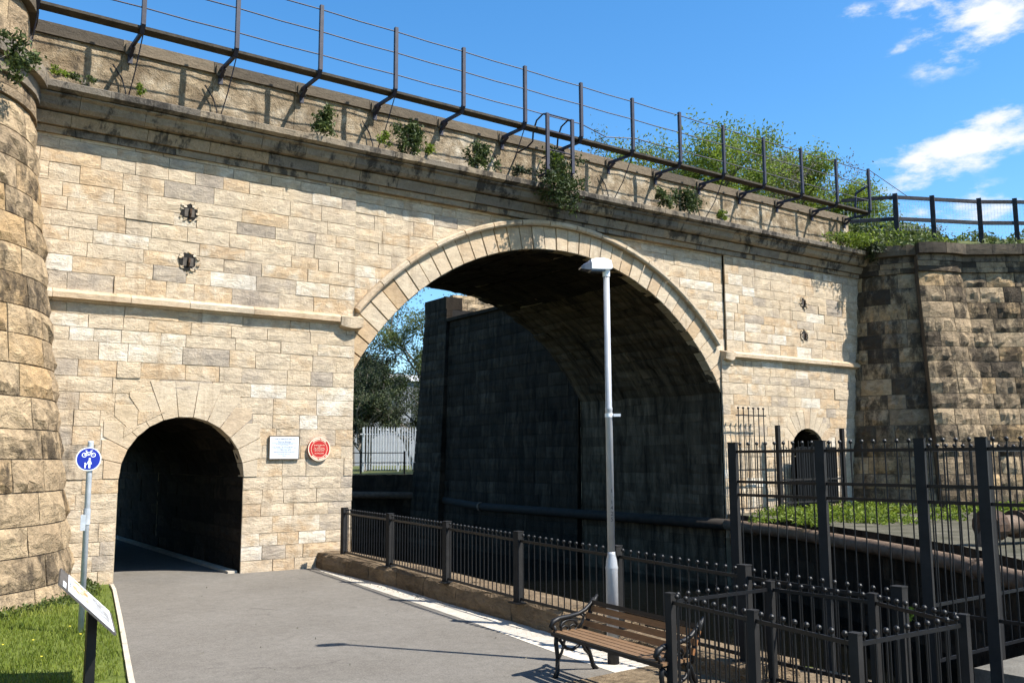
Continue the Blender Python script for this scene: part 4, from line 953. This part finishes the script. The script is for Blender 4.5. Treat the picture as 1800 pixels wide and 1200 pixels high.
flat('adult_symbol', [[(-.006, -.01), (.03, -.01), (.042, -.06), (.03, -.065), (.026, -.04), (.024, -.115), (.006, -.115), (.006, -.06), (-.004, -.115), (-.02, -.115), (-.008, -.045)][i] for i in ()] and [] or [[(.000, -.012), (.026, -.012), (.024, -.115), (.002, -.115)]], fc)
flat('adult_symbol', [seg((.022, -.018), (.036, -.066), .010)], fc); flat('adult_symbol', [seg((.004, -.018), (-.020, -.070), .009)], fc)
flat('adult_symbol', [[(.013 + .013 * math.cos(k * math.pi / 5), .003 + .013 * math.sin(k * math.pi / 5)) for k in range(10)]], fc)
flat('child_symbol', [[(-.046, -.066), (-.028, -.066), (-.030, -.115), (-.044, -.115)]], fc); flat('child_symbol', [seg((-.030, -.070), (-.020, -.070), .007)], fc)
flat('child_symbol', [[(-.037 + .010 * math.cos(k * math.pi / 5), -.054 + .010 * math.sin(k * math.pi / 5)) for k in range(10)]], fc)
for z in (2.24, 2.10):
    mb = MB(); mb.lathe((2.36, -4.7, z - .012), [(.043, 0), (.043, .024)], 14); mb.build('clamp', 'galv', sg)
mb = MB(); mb.obox(Vector((2.31, -4.75, 1.37)), sd * .004, su * .03, Vector((0, 0, .10))); mb.build('side_plate', 'galv', sg)
mb = MB(); mb.lathe((2.36, -4.7, 1.34), [(.044, 0), (.044, .2)], 14); mb.build('clamp', 'galvpost', sg)

# ------------------------------------------------------------------ information panel
ip = thing('information_panel', 'white printed information panel sloping on a black post over the grass', 'information board', (1.82, -8.0, 0))
PA = Vector((1.535, -8.535, 1.021)); pa = Vector((.215, 1.273, -.004)); PL_ = pa.length; pa = pa.normalized()      # near upper corner; along the upper edge, away
pw = Vector((.353, -.19, -.374)); pw = (pw - pa * pw.dot(pa)); PW = .548; pw = pw.normalized(); pn = pa.cross(pw).normalized(); pn = pn if pn.z > 0 else -pn
def pbx(name, a0, a1, w0, w1, n0, n1, mt, parent):
    c = PA + pa * (a0 + a1) / 2 + pw * (w0 + w1) / 2 + pn * (n0 + n1) / 2
    mb = MB(); mb.obox(c, pa * (a1 - a0) / 2, pw * (w1 - w0) / 2, pn * (n1 - n0) / 2); return mb.build(name, mt, parent)
pbx('board', -.006, PL_ + .006, -.10, PW + .03, -.022, -.003, 'panelgrey', ip)
pf = pbx('printed_sheet', 0, PL_, 0, PW, -.0028, .0, 'panelwhite', ip)
for (a0, a1, w0, w1, mt) in ((.34, 1.24, .05, .25, 'photo1'), (.30, 1.2, .30, .51, 'photo2')): pbx('printed_picture', a0, a1, w0, w1, .0003, .0012, mt, pf)
for i in range(11):
    pbx('text_line', .05, .28 - rnd(0, .04), .05 + .018 * i, .056 + .018 * i, .0003, .001, 'ink', pf); pbx('text_line', .05, .25 - rnd(0, .04), .31 + .018 * i, .316 + .018 * i, .0003, .001, 'ink', pf)
pbx('title_line', .35, .85, .012, .034, .0003, .001, 'photo2', pf)
pbx('label_sheet', .10, .42, -.06, -.025, -.0026, -.001, 'white', ip); pbx('label_sheet', .02, .08, -.06, -.025, -.0026, -.001, 'white', ip)
cpt = PA + pa * .55 + pw * .3
mb = MB(); mb.obox(Vector((cpt.x, cpt.y, .36)), Vector((.042, 0, 0)), Vector((0, .042, 0)), Vector((0, 0, .38))); mb.build('post', 'black', ip)

# ------------------------------------------------------------------ plaques on the facade
pq = thing('bridge_plate', 'white rectangular notice plate with dark lettering in a brown frame', 'plaque', (6.77, -.02, 2.385))
mb = MB(); mb.box((6.455, -.045, 2.15), (7.085, -.013, 2.62)); fr = mb.build('frame', 'plateframe', pq)
mb = MB(); mb.box((6.478, -.0475, 2.172), (7.062, -.044, 2.598)); mb.build('plate_border', 'white', pq)
mb = MB(); mb.box((6.50, -.0495, 2.192), (7.04, -.047, 2.578)); ps = mb.build('plate_face', 'plaquepale', pq)
for s_, sz, z in (('THIS IS BRIDGE S&D 10', .042, 2.553), ('Skerne Bridge', .048, 2.502), ('Any vehicle strike should be reported to', .022, 2.455), ('as soon as possible to', .022, 2.43), ('The RAIL AUTHORITY on', .045, 2.388), ('0 1904 524 474', .045, 2.342), ('Please quote the bridge number and place shown', .021, 2.292), ('The safety of trains may be', .024, 2.258), ('affected', .024, 2.226)):
    text(s_, sz, 'lettering', 'ink', ps, (6.77, -.0502, z), (R(90), 0, 0), .0004)
for z in (2.474, 2.308):
    mb = MB(); mb.box((6.51, -.0506, z - .002), (7.03, -.0494, z + .002)); mb.build('ruled_line', 'ink', ps)
rq = thing('round_plaque', 'round red heritage plaque with cream lettering and rims', 'plaque', (7.5, -.02, 2.36))
RC = (7.5, 2.36)
def pdisc(name, r, y0, y1, mt, par, ri=0., a0=0., a1=2 * math.pi, n=40):
    mb = MB(); full = abs(a1 - a0 - 2 * math.pi) < 1e-6
    if not ri: mb.prism([(RC[0] + r * math.cos(2 * math.pi * k / n), RC[1] + r * math.sin(2 * math.pi * k / n)) for k in range(n)], lambda a, b, d: (a, -d, b), y0, y1)
    else:
        vs = []; m_ = n if full else n + 1
        for k in range(m_):
            a = a0 + (a1 - a0) * k / n; vs += [(RC[0] + q * math.cos(a), -d, RC[1] + q * math.sin(a)) for q, d in ((ri, y0), (ri, y1), (r, y1), (r, y0))]
        mb.add(vs, [(k * 4 + j, k * 4 + (j + 1) % 4, ((k + 1) % m_) * 4 + (j + 1) % 4, ((k + 1) % m_) * 4 + j) for k in range(n) for j in range(4)] + ([] if full else [(0, 1, 2, 3), (n * 4, n * 4 + 1, n * 4 + 2, n * 4 + 3)]))
    return mb.build(name, mt, par)
rb = pdisc('plaque_body', .238, .01, .060, 'red', rq); pdisc('outer_rim', .240, .05, .066, 'plaquecream', rq, .222); pdisc('inner_rim', .176, .058, .064, 'plaquecream', rq, .168)
for a0, a1 in ((45, 80), (85, 135), (222, 262), (268, 305), (312, 325)): pdisc('rim_lettering', .212, .058, .0635, 'plaquecream', rb, .19, R(a0), R(a1), 10)
for s_, sz, z in (('SKERNE BRIDGE', .032, .075), ('1825', .028, .048), ('The oldest railway', .03, .02), ('bridge in continuous', .03, -.008), ('use in the world', .03, -.034), ('DARLINGTON', .03, -.09)):
    text(s_, sz, 'lettering', 'plaquecream', rb, (RC[0], -.0608, RC[1] + z), (R(90), 0, 0), .002)

# ------------------------------------------------------------------ timber fence on the embankment, embankment
def embank():
    # earth behind the curved wall, rising to the line of the fence
    mb = MB(); NX, NY = 26, 14; vs = []
    for i in range(NX + 1):
        for j in range(NY + 1):
            s_ = i / NX; t = j / NY
            # front edge follows the wall top
            if s_ < .35: a = R(180 + 86 * s_ / .35); fx, fy = 28.4 + 1.75 * math.cos(a), 1.75 * math.sin(a)
            else: k = (s_ - .35) / .65; fx, fy = 28.3 + .8 * 40 * k, -1.75 - .6 * 40 * k
            bx_, by_ = 27.2 + 60 * s_ ** 1.2, 9 + 4 * s_
            x, y = fx + (bx_ - fx) * t, fy + (by_ - fy) * t
            z = 8.78 + 1.25 * min(1, t * 5) + 1.0 * t + .12 * noise.noise(Vector((x, y, 0)))
            vs.append((x, y, z))
    W = NY + 1; mb.add(vs, [(i * W + j, (i + 1) * W + j, (i + 1) * W + j + 1, i * W + j + 1) for i in range(NX) for j in range(NY)])
    o = mb.build('embankment', 'bankgreen', None, True); tag(o, kind='structure'); return vs, W
EV, EW = embank()
tf = thing('timber_fence', 'dark timber post and rail fence with wire mesh on the embankment top', 'fence', (28.5, -.3, 9.9))
TP = [(26.9, .9), (28.05, -.4), (29.33, -.98), (31.0, -1.72), (32.05, -2.42), (33.6, -3.3)]
for p in TP[1:]: post_obj(tf, p, 9.45, 11.02, .15, .4, 'fencetimber', False)
for (a, b) in zip(TP[:-1], TP[1:]):
    for z in (10.9, 10.15):
        mb = MB(); mb.bar((*a, z), (*b, z), .06, .12); mb.build('rail', 'fencetimber', tf)
    mb = MB(); L_ = math.hypot(b[0] - a[0], b[1] - a[1]); n = round(L_ / .12)
    for k in range(n): t = (k + .5) / n; x, y = a[0] + (b[0] - a[0]) * t, a[1] + (b[1] - a[1]) * t; mb.bar((x, y, 9.75), (x, y, 10.9), .004, .004, (0, 1, 0))
    for k in range(8): z = 9.8 + k * .14; mb.bar((*a, z), (*b, z), .004, .004)
    tag(mb.build('wire_mesh', 'galv', tf), kind='stuff')

# ------------------------------------------------------------------ palisade fence and low rail through the arch
ps_ = thing('palisade_fence', 'pale steel palisade fence on the far bank seen through the arch', 'fence', (22.5, 26, 1.5))
mb = MB(); mb.tube([(0, 0, 0), (0, 0, .01)], .01, 4); PALE = MB()
PALE.add([(-.034, 0, 0), (0, -.02, 0), (.034, 0, 0), (.034, 0, 2.14), (0, -.02, 2.26), (-.034, 0, 2.14), (-.034, .006, 0), (.034, .006, 0), (.034, .006, 2.14), (-.034, .006, 2.14)], [(0, 1, 4, 5), (1, 2, 3, 4), (6, 9, 8, 7), (0, 5, 9, 6), (2, 7, 8, 3), (3, 8, 9, 5, 4), (0, 6, 7, 2, 1)])
pme = mesh_only(PALE, 'pale', 'galv')
for k in range(26): inst('pale', pme, ps_, (21.2 + k * .143, 26 - k * .03, 1.6), 0)
for z in (1.95, 3.45):
    mb = MB(); mb.bar((21.0, 26.08, z), (24.9, 25.3, z), .03, .06); mb.build('rail', 'galv', ps_)
for k in (0, 13, 25):
    mb = MB(); x = 21.2 + k * .143; mb.bar((x, 26.12 - k * .03, 1.5), (x, 26.12 - k * .03, 3.8), .08, .05, (0, 1, 0)); mb.build('post', 'galv', ps_)
lr = thing('river_rail', 'thin two-rail guard fence along the far river bank edge', 'railing', (19, 19.5, 1.5))
for p in ((16.2, 19.3), (17.5, 18.7), (19.3, 18.1)):
    mb = MB(); mb.bar((*p, 1.5), (*p, 2.5), .06, .06, (0, 1, 0)); mb.build('post', 'rust', lr)
for z in (2.42, 2.0):
    mb = MB(); mb.tube([(16, 19.4, z), (17.5, 18.7, z), (19.3, 18.1, z)], .02, 5); mb.build('rail', 'rust', lr)

# building behind
bd = thing('far_building', 'low pale building with a flat light roof edge behind the trees', 'building', (40, 66, 1.5))
mb = MB(); mb.box((26, 66, 1.5), (60, 80, 10.2)); mb.build('wall', 'wallpale', bd)
mb = MB(); mb.box((25.6, 65.6, 10.2), (60.4, 80.4, 10.8)); mb.build('roof_edge', 'lampwhite', bd)
for k in range(8):
    x = 28 + k * 3.6; mb = MB(); mb.box((x, 65.96, 5.2), (x + 2.2, 65.99, 8.4)); wn = mb.build('window', 'glass', bd)
    mb = MB(); mb.box((x - .1, 65.93, 5.05), (x + 2.3, 65.955, 5.2)); mb.build('sill', 'lampwhite', wn)

# ------------------------------------------------------------------ vegetation
def leaf(mb, c, size, tone, flat_=.5):
    d = Vector((rnd(-1, 1), rnd(-1, 1), rnd(-flat_, 1))).normalized(); u = d.orthogonal().normalized(); a = rnd(0, 6.28)
    w = d.cross(u); u, w = u * math.cos(a) + w * math.sin(a), w * math.cos(a) - u * math.sin(a)
    l, b = size * rnd(.7, 1.3), size * rnd(.35, .5)
    mb.add([c - u * l * .5, c + w * b * .5 + d * b * .15, c + u * l * .5, c - w * b * .5 + d * b * .15], [(0, 1, 2), (0, 2, 3)], tone)
def tree(name, label, base, h, spread, mt, nleaf, lsize, seed, lean=(0, 0), trunk_r=.16, levels=4, group=None, twiggy=1., tones=(0, 1), start=.25):
    random.seed(seed); t = thing(name, label, 'tree', base, group); B = Vector(base); wood_ = MB(); tips = []
    def grow(p, d, L_, r, lev):
        pts = [p]; n = 3
        for i in range(n):
            d = (d + Vector((rnd(-.18, .18), rnd(-.18, .18), rnd(-.05, .14)))).normalized(); pts.append(pts[-1] + d * L_ / n)
        wood_.tube(pts, [r * (1 - .5 * i / n) for i in range(n + 1)], 6 if lev > 1 else 4)
        if lev <= 1: tips.extend(pts[1:])
        if lev == 0: return
        for k in range(random.choice((3, 4)) if lev > 1 else 3):
            f = rnd(.4, 1.0); q = pts[0].lerp(pts[-1], f) if f < .95 else pts[-1]
            i = min(n - 1, int(f * n)); q = pts[i].lerp(pts[i + 1], f * n - i) if f < 1 else pts[-1]
            a = rnd(0, 6.28); nd = (d * rnd(.5, 1.) + Vector((math.cos(a), math.sin(a), rnd(.0, .7))) * spread).normalized()
            grow(q, nd, L_ * rnd(.55, .8), r * .5, lev - 1)
    for s_ in range(3 if trunk_r < .13 else 1):
        grow(B + Vector((rnd(-.3, .3), rnd(-.3, .3), 0)) * (trunk_r < .13), Vector((lean[0] + rnd(-.1, .1), lean[1], 1)).normalized(), h * (.42 if levels > 3 else .5), trunk_r, levels)
    top = max(p.z for p in tips) - B.z; k_ = h * .97 / top
    S = lambda p: Vector((B.x + (p[0] - B.x) * k_, B.y + (p[1] - B.y) * k_, B.z + (p[2] - B.z) * k_))
    wood_.v = [tuple(S(v)) for v in wood_.v]; tips = [S(p) for p in tips]
    wood_.build('trunk', 'bark' if twiggy <= 1 else 'twig', t)
    mb = MB()
    for k in range(nleaf):
        p = random.choice(tips); sp = h * .028
        c = p + Vector((random.gauss(0, sp), random.gauss(0, sp), random.gauss(0, sp * .8)))
        leaf(mb, c, lsize, min(1, max(0, rnd(*tones) * .7 + .3 * (noise.noise(c * .5) + .5))))
    mb.build('crown', mt, t, fixn=False); return t
TG = 'trees beyond the bridge'
tree('bushy_tree', 'bright spring green bushy tree rising behind the walkway end', (42.0, 15, 8.0), 11.5, 1.15, 'leaf_bright', 34000, .19, 5, trunk_r=.2, tones=(.2, 1), group=TG)
tree('bushy_tree', 'smaller bright green tree behind the walkway between two greyer trees', (31.8, 15, 7.5), 11.2, 1.25, 'leaf_bright', 20000, .18, 9, trunk_r=.15, tones=(.1, .9), group=TG)
tree('twiggy_tree', 'grey twiggy tree just coming into bud between two green trees', (37.0, 14.5, 8.0), 10.8, .9, 'leaf_grey', 11000, .14, 21, trunk_r=.14, twiggy=2, tones=(.1, .9), group=TG)
tree('twiggy_tree', 'sparse grey budding tree at the outer end of the tree row', (45.8, 15.5, 8.5), 11.4, .9, 'leaf_grey', 9000, .17, 33, trunk_r=.13, twiggy=2, group=TG)
tree('twiggy_tree', 'low budding tree with pale green tips nearest the ladder frame', (28.0, 14.5, 7.5), 10.2, 1.1, 'leaf_mid', 14000, .15, 41, trunk_r=.12, twiggy=2, tones=(.5, 1), group=TG)
tree('low_shrub', 'low yellow green shrub behind the first timber fence posts', (43.0, 10.0, 9.6), 5.4, 1.3, 'leaf_bright', 8000, .2, 51, trunk_r=.1, levels=3, group='shrubs on the embankment')
tree('low_shrub', 'brownish low shrub below the end stay wire', (47.0, 9.5, 9.8), 5.0, 1.3, 'leaf_grey', 6000, .17, 57, trunk_r=.1, levels=3, twiggy=2, group='shrubs on the embankment')
TA = 'trees seen through the arch'
tree('pale_trunk_tree', 'slender tree with pale branches beside the dark wall seen through the arch', (28.0, 31, 1.5), 15, .7, 'leaf_mid', 15000, .17, 61, trunk_r=.17, twiggy=2, tones=(.0, .8), group=TA)
tree('pale_trunk_tree', 'green leafed tree against the dark wall in the arch view', (26.8, 29, 1.5), 9.5, .75, 'leaf_mid', 12000, .16, 64, trunk_r=.13, tones=(.3, 1), group=TA)
tree('dark_tree', 'dark half-bare tree in the middle of the arch view', (25.2, 34, 1.5), 9.0, .9, 'leaf_dark', 12000, .16, 67, trunk_r=.14, tones=(.1, 1), group=TA)
tree('dark_tree', 'dark twiggy bush behind the palisade fence', (23.4, 30, 1.5), 6.2, 1.3, 'leaf_dark', 14000, .15, 71, trunk_r=.12, levels=3, twiggy=2, group=TA)
tree('dark_shrub', 'low dark shrub just behind the palisade nearest the lit pier', (22.2, 28.2, 1.5), 4.6, 1.3, 'leaf_dark', 9000, .14, 81, trunk_r=.1, levels=3, twiggy=2, group=TA)
tree('dark_shrub', 'low dark shrub behind the palisade close to the black wall', (25.3, 28.0, 1.5), 4.9, 1.3, 'leaf_dark', 9000, .14, 84, trunk_r=.1, levels=3, twiggy=2, group=TA)
tree('bushy_tree', 'small bright green tree far off beside the lit pier', (37.6, 62, 1.5), 11.5, 1.1, 'leaf_bright', 6000, .35, 73, trunk_r=.2, group=TA)
random.seed(77)
def clump(name, label, c, rx, rz, n, size, mt, group, stems=5, droop=0., tones=(0, 1), cat='plant'):
    n = int(n * 2.2); rx *= 1.12; rz *= 1.1
    t = thing(name, label, cat, c, group); c = Vector(c); mb = MB(); st = MB()
    for k in range(stems):
        a = rnd(0, 6.28); e = c + Vector((math.cos(a) * rx * .7, math.sin(a) * rx * .35 - .05, rz * rnd(.5, 1.5) - droop * rnd(0, 1))); st.tube([c, c.lerp(e, .5) + Vector((0, 0, .1 * rz)), e], [.012, .009, .004], 4)
    st.build('stem', 'twig', t)
    hubs = [Vector((random.gauss(0, .42) * rx, random.gauss(0, .25) * rx - .08, rz * rnd(.1, 1.35) - droop * rnd(0, 1))) for _ in range(max(6, n // 40))]
    for k in range(n):
        hb = random.choice(hubs); p = c + hb + Vector((random.gauss(0, .17) * rx, random.gauss(0, .12) * rx, random.gauss(0, .2) * rz))
        leaf(mb, p, size * 1.15, rnd(*tones))
    mb.build('foliage', mt, t, fixn=False); return t
G = 'plants rooted in the cornice'
clump('ledge_plant', 'trailing grey green plant on the wing wall top by the image corner', (1.45, -1.9, 8.45), .34, .26, 260, .085, 'leaf_mid', G, droop=.5)
clump('ledge_plant', 'low green tuft on the cornice nearest the wing wall', (2.25, -.40, 8.82), .22, .09, 90, .06, 'leaf_bright', G)
clump('ledge_plant', 'second low green tuft along the cornice', (2.72, -.40, 8.82), .22, .11, 90, .06, 'leaf_mid', G)
clump('ledge_plant', 'tiny tuft hanging below the second walkway bracket', (3.68, -.42, 8.80), .12, .12, 70, .055, 'leaf_bright', G)
clump('ledge_plant', 'rounded leafy bush on the cornice under the fourth walkway post', (7.30, -.40, 8.86), .30, .30, 380, .085, 'leaf_mid', G, tones=(.2, 1))
clump('ledge_plant', 'tall dark bush with a pointed top on the cornice', (9.30, -.36, 8.86), .32, .40, 460, .09, 'leaf_mid', G, tones=(0, .8))
clump('ledge_plant', 'small bright weeds left of the tall dark bush', (8.75, -.36, 8.84), .2, .18, 110, .07, 'leaf_bright', G)
clump('ledge_plant', 'bright green sprig right of the tall dark bush', (9.72, -.45, 8.80), .22, .16, 120, .07, 'leaf_bright', G)
clump('ledge_plant', 'medium dark bush midway to the ladder frame', (11.15, -.36, 8.84), .30, .34, 380, .09, 'leaf_mid', G, tones=(0, .8))
clump('ledge_plant', 'little tuft beside the foot of the stay rod before the ladder', (12.25, -.40, 8.82), .26, .18, 140, .075, 'leaf_dark', G)
clump('ledge_plant', 'large ivy mass tumbling through the ladder frame over the cornice', (13.30, -.62, 8.80), .52, .50, 900, .095, 'leaf_mid', G, stems=9, droop=.75, tones=(0, .6))
clump('ledge_plant', 'light green growth at the top of the ladder ivy', (13.25, -.5, 9.25), .3, .22, 200, .08, 'leaf_bright', G, tones=(0, .6))
clump('ledge_plant', 'green bush beyond the ladder on the cornice', (17.05, -.40, 8.82), .28, .26, 260, .09, 'leaf_mid', G)
clump('ledge_plant', 'darker bush touching the green one beyond the ladder', (17.85, -.40, 8.82), .38, .34, 420, .095, 'leaf_mid', G, tones=(0, .8))
clump('ledge_plant', 'small green sprig alone on the far part of the cornice', (19.25, -.42, 8.80), .22, .14, 110, .08, 'leaf_bright', G)
clump('ledge_plant', 'broad green ivy at the far end of the cornice', (24.9, -.42, 8.85), .9, .18, 480, .10, 'leaf_bright', G, stems=8, tones=(0, .8))
clump('ledge_plant', 'dark ivy hanging at the corner of the far wing wall', (26.25, -.6, 8.7), .5, .26, 380, .10, 'leaf_dark', G, droop=.4)
clump('young_plant', 'green leafy plant inside the railed enclosure', (6.45, -13.0, .02), .34, .14, 220, .10, 'leaf_bright', 'plants behind the railings', tones=(.3, 1))
clump('young_plant', 'small green sprig on the river side of the low railing', (8.5, -12.1, .55), .12, .08, 40, .07, 'leaf_bright', 'plants behind the railings')

def stuff_leaves(name, pts, n, size, mt, hgt, tones=(0, 1)):
    mb = MB()
    for k in range(n):
        c, rr = random.choice(pts); a = rnd(0, 6.28); q = rnd(0, 1) ** .5 * rr
        leaf(mb, Vector((c[0] + math.cos(a) * q, c[1] + math.sin(a) * q, c[2] + rnd(0, hgt) * (1.2 - q / rr))), size, rnd(*tones))
    return tag(mb.build(name, mt, None, fixn=False), kind='stuff')
# weeds on the far bank at the wall foot
wp = []
edge_y = lambda x: -.2 - 3.1 * max(0, (19.6 - x))
for k in range(620):
    x = rnd(19.9, 33); foot = -.75 if x < 25.2 else -3.0 - max(0, x - 28) * .74
    q = abs(random.gauss(0, 1)); y = foot - q * 1.7
    if noise.noise(Vector((x * .7, y * .7, 5))) < -.08 and q > .5: continue
    wp.append(((x, y, .6), rnd(.12, .4)))
for k in range(160):
    x = rnd(21, 33); y = rnd(-10.5, -3.5)
    if noise.noise(Vector((x * .5, y * .5, 9))) > .05: wp.append(((x, y, .6), rnd(.1, .3)))
for k in range(60): wp.append(((rnd(17.5, 20.5), rnd(-5.5, -2.2), .6), rnd(.1, .3)))
wp = [p for p in wp if p[0][0] > 19.0 or p[0][1] > -4.5]
stuff_leaves('weeds', wp, 19000, .11, 'leaf_bright', .26, (.0, .9))
# growth along the top of the curved wall and embankment front
ep = []
for i in range(0, 15 * EW, EW):
    for j in range(0, 5):
        v = EV[i + j]; ep.append(((v[0], v[1], v[2] - .02), rnd(.5, .9)))
stuff_leaves('bank_growth', ep, 9000, .17, 'leaf_mid', .45, (.3, 1))
ep2 = [((p[0][0], p[0][1], p[0][2]), p[1]) for p in ep if random.random() < .4]
stuff_leaves('bank_growth', ep2, 3500, .16, 'leaf_bright', .5, (.0, .9))

# lawn blades
def lawn():
    mb = MB(); n = 0
    def kx(y):
        for (x0, y0), (x1, y1) in zip(KERB[:-1], KERB[1:]):
            if y1 <= y <= y0: return x0 + (x1 - x0) * (y - y0) / (y1 - y0)
        return 1.7
    while n < 34000:
        y = rnd(-11.5, -.6); x = rnd(-2.2, 3.5)
        if x > kx(y) - .05 + random.gauss(0, .03): continue
        if noise.noise(Vector((x * 1.3, y * 1.1, 8))) > .33 and random.random() < .8: continue
        rr = math.hypot(x + .1, y)
        if rr < 3.2: continue
        if y > -2.9 and x > 2.6 and random.random() < .75: continue      # bare soil by the passage
        near = rr < 3.75
        h = rnd(.03, .075) * (1.0 + .5 * noise.noise(Vector((x * 1.5, y * 1.5, 0)))) * (1.8 if near else 1); a = rnd(0, 6.28); w = rnd(.004, .008)
        dx, dy = math.cos(a), math.sin(a); lx, ly = rnd(-.5, .5) * h, rnd(-.5, .5) * h
        tn = min(1, max(0, .5 + .5 * noise.noise(Vector((x * .9, y * .9, 3))) + rnd(-.3, .3)))
        mb.add([(x - dx * w, y - dy * w, 0), (x + dx * w, y + dy * w, 0), (x + lx * .5 + dx * w * .6, y + ly * .5 + dy * w * .6, h * .65), (x + lx, y + ly, h)], [(0, 1, 2), (0, 2, 3)], tn)
        n += 1
    tag(mb.build('lawn_grass', 'grass', None, fixn=False), kind='stuff')
    fl = MB()
    for k in range(60):
        y = rnd(-10, -4.2); x = rnd(-.2, kx(y) - .2); c = Vector((x, y, rnd(.06, .09))); fl.tube([c, c + Vector((0, 0, .006))], .013, 6)
    tag(fl.build('dandelions', 'flower', None), kind='stuff')
    wd = []
    for k in range(34):
        a = R(-85 + 82 * k / 33); wd.append(((-.1 + 3.35 * math.cos(a), 3.35 * math.sin(a), 0), .22))
    stuff_leaves('wall_foot_weeds', wd, 2200, .07, 'leaf_mid', .17, (.2, 1))
lawn()

def litter():
    mb = MB()
    for k in range(110):
        y = rnd(-13, -.3); x = rnd(2.6, 6.9)
        if x > 6.9 + y * .03 or x < 3.6 + y * .19: continue
        leaf(mb, Vector((x, y, .016)), rnd(.012, .035), rnd(0, 1), .0)
    for k in range(260):
        y = rnd(-9.4, -.4); x = 7.2 + (y + 4) * .045 + random.gauss(0, .06); leaf(mb, Vector((x, y, .02)), rnd(.015, .035), rnd(0, 1), 0)
    tag(mb.build('path_litter', 'leaf_grey', None, fixn=False), kind='stuff')
litter()
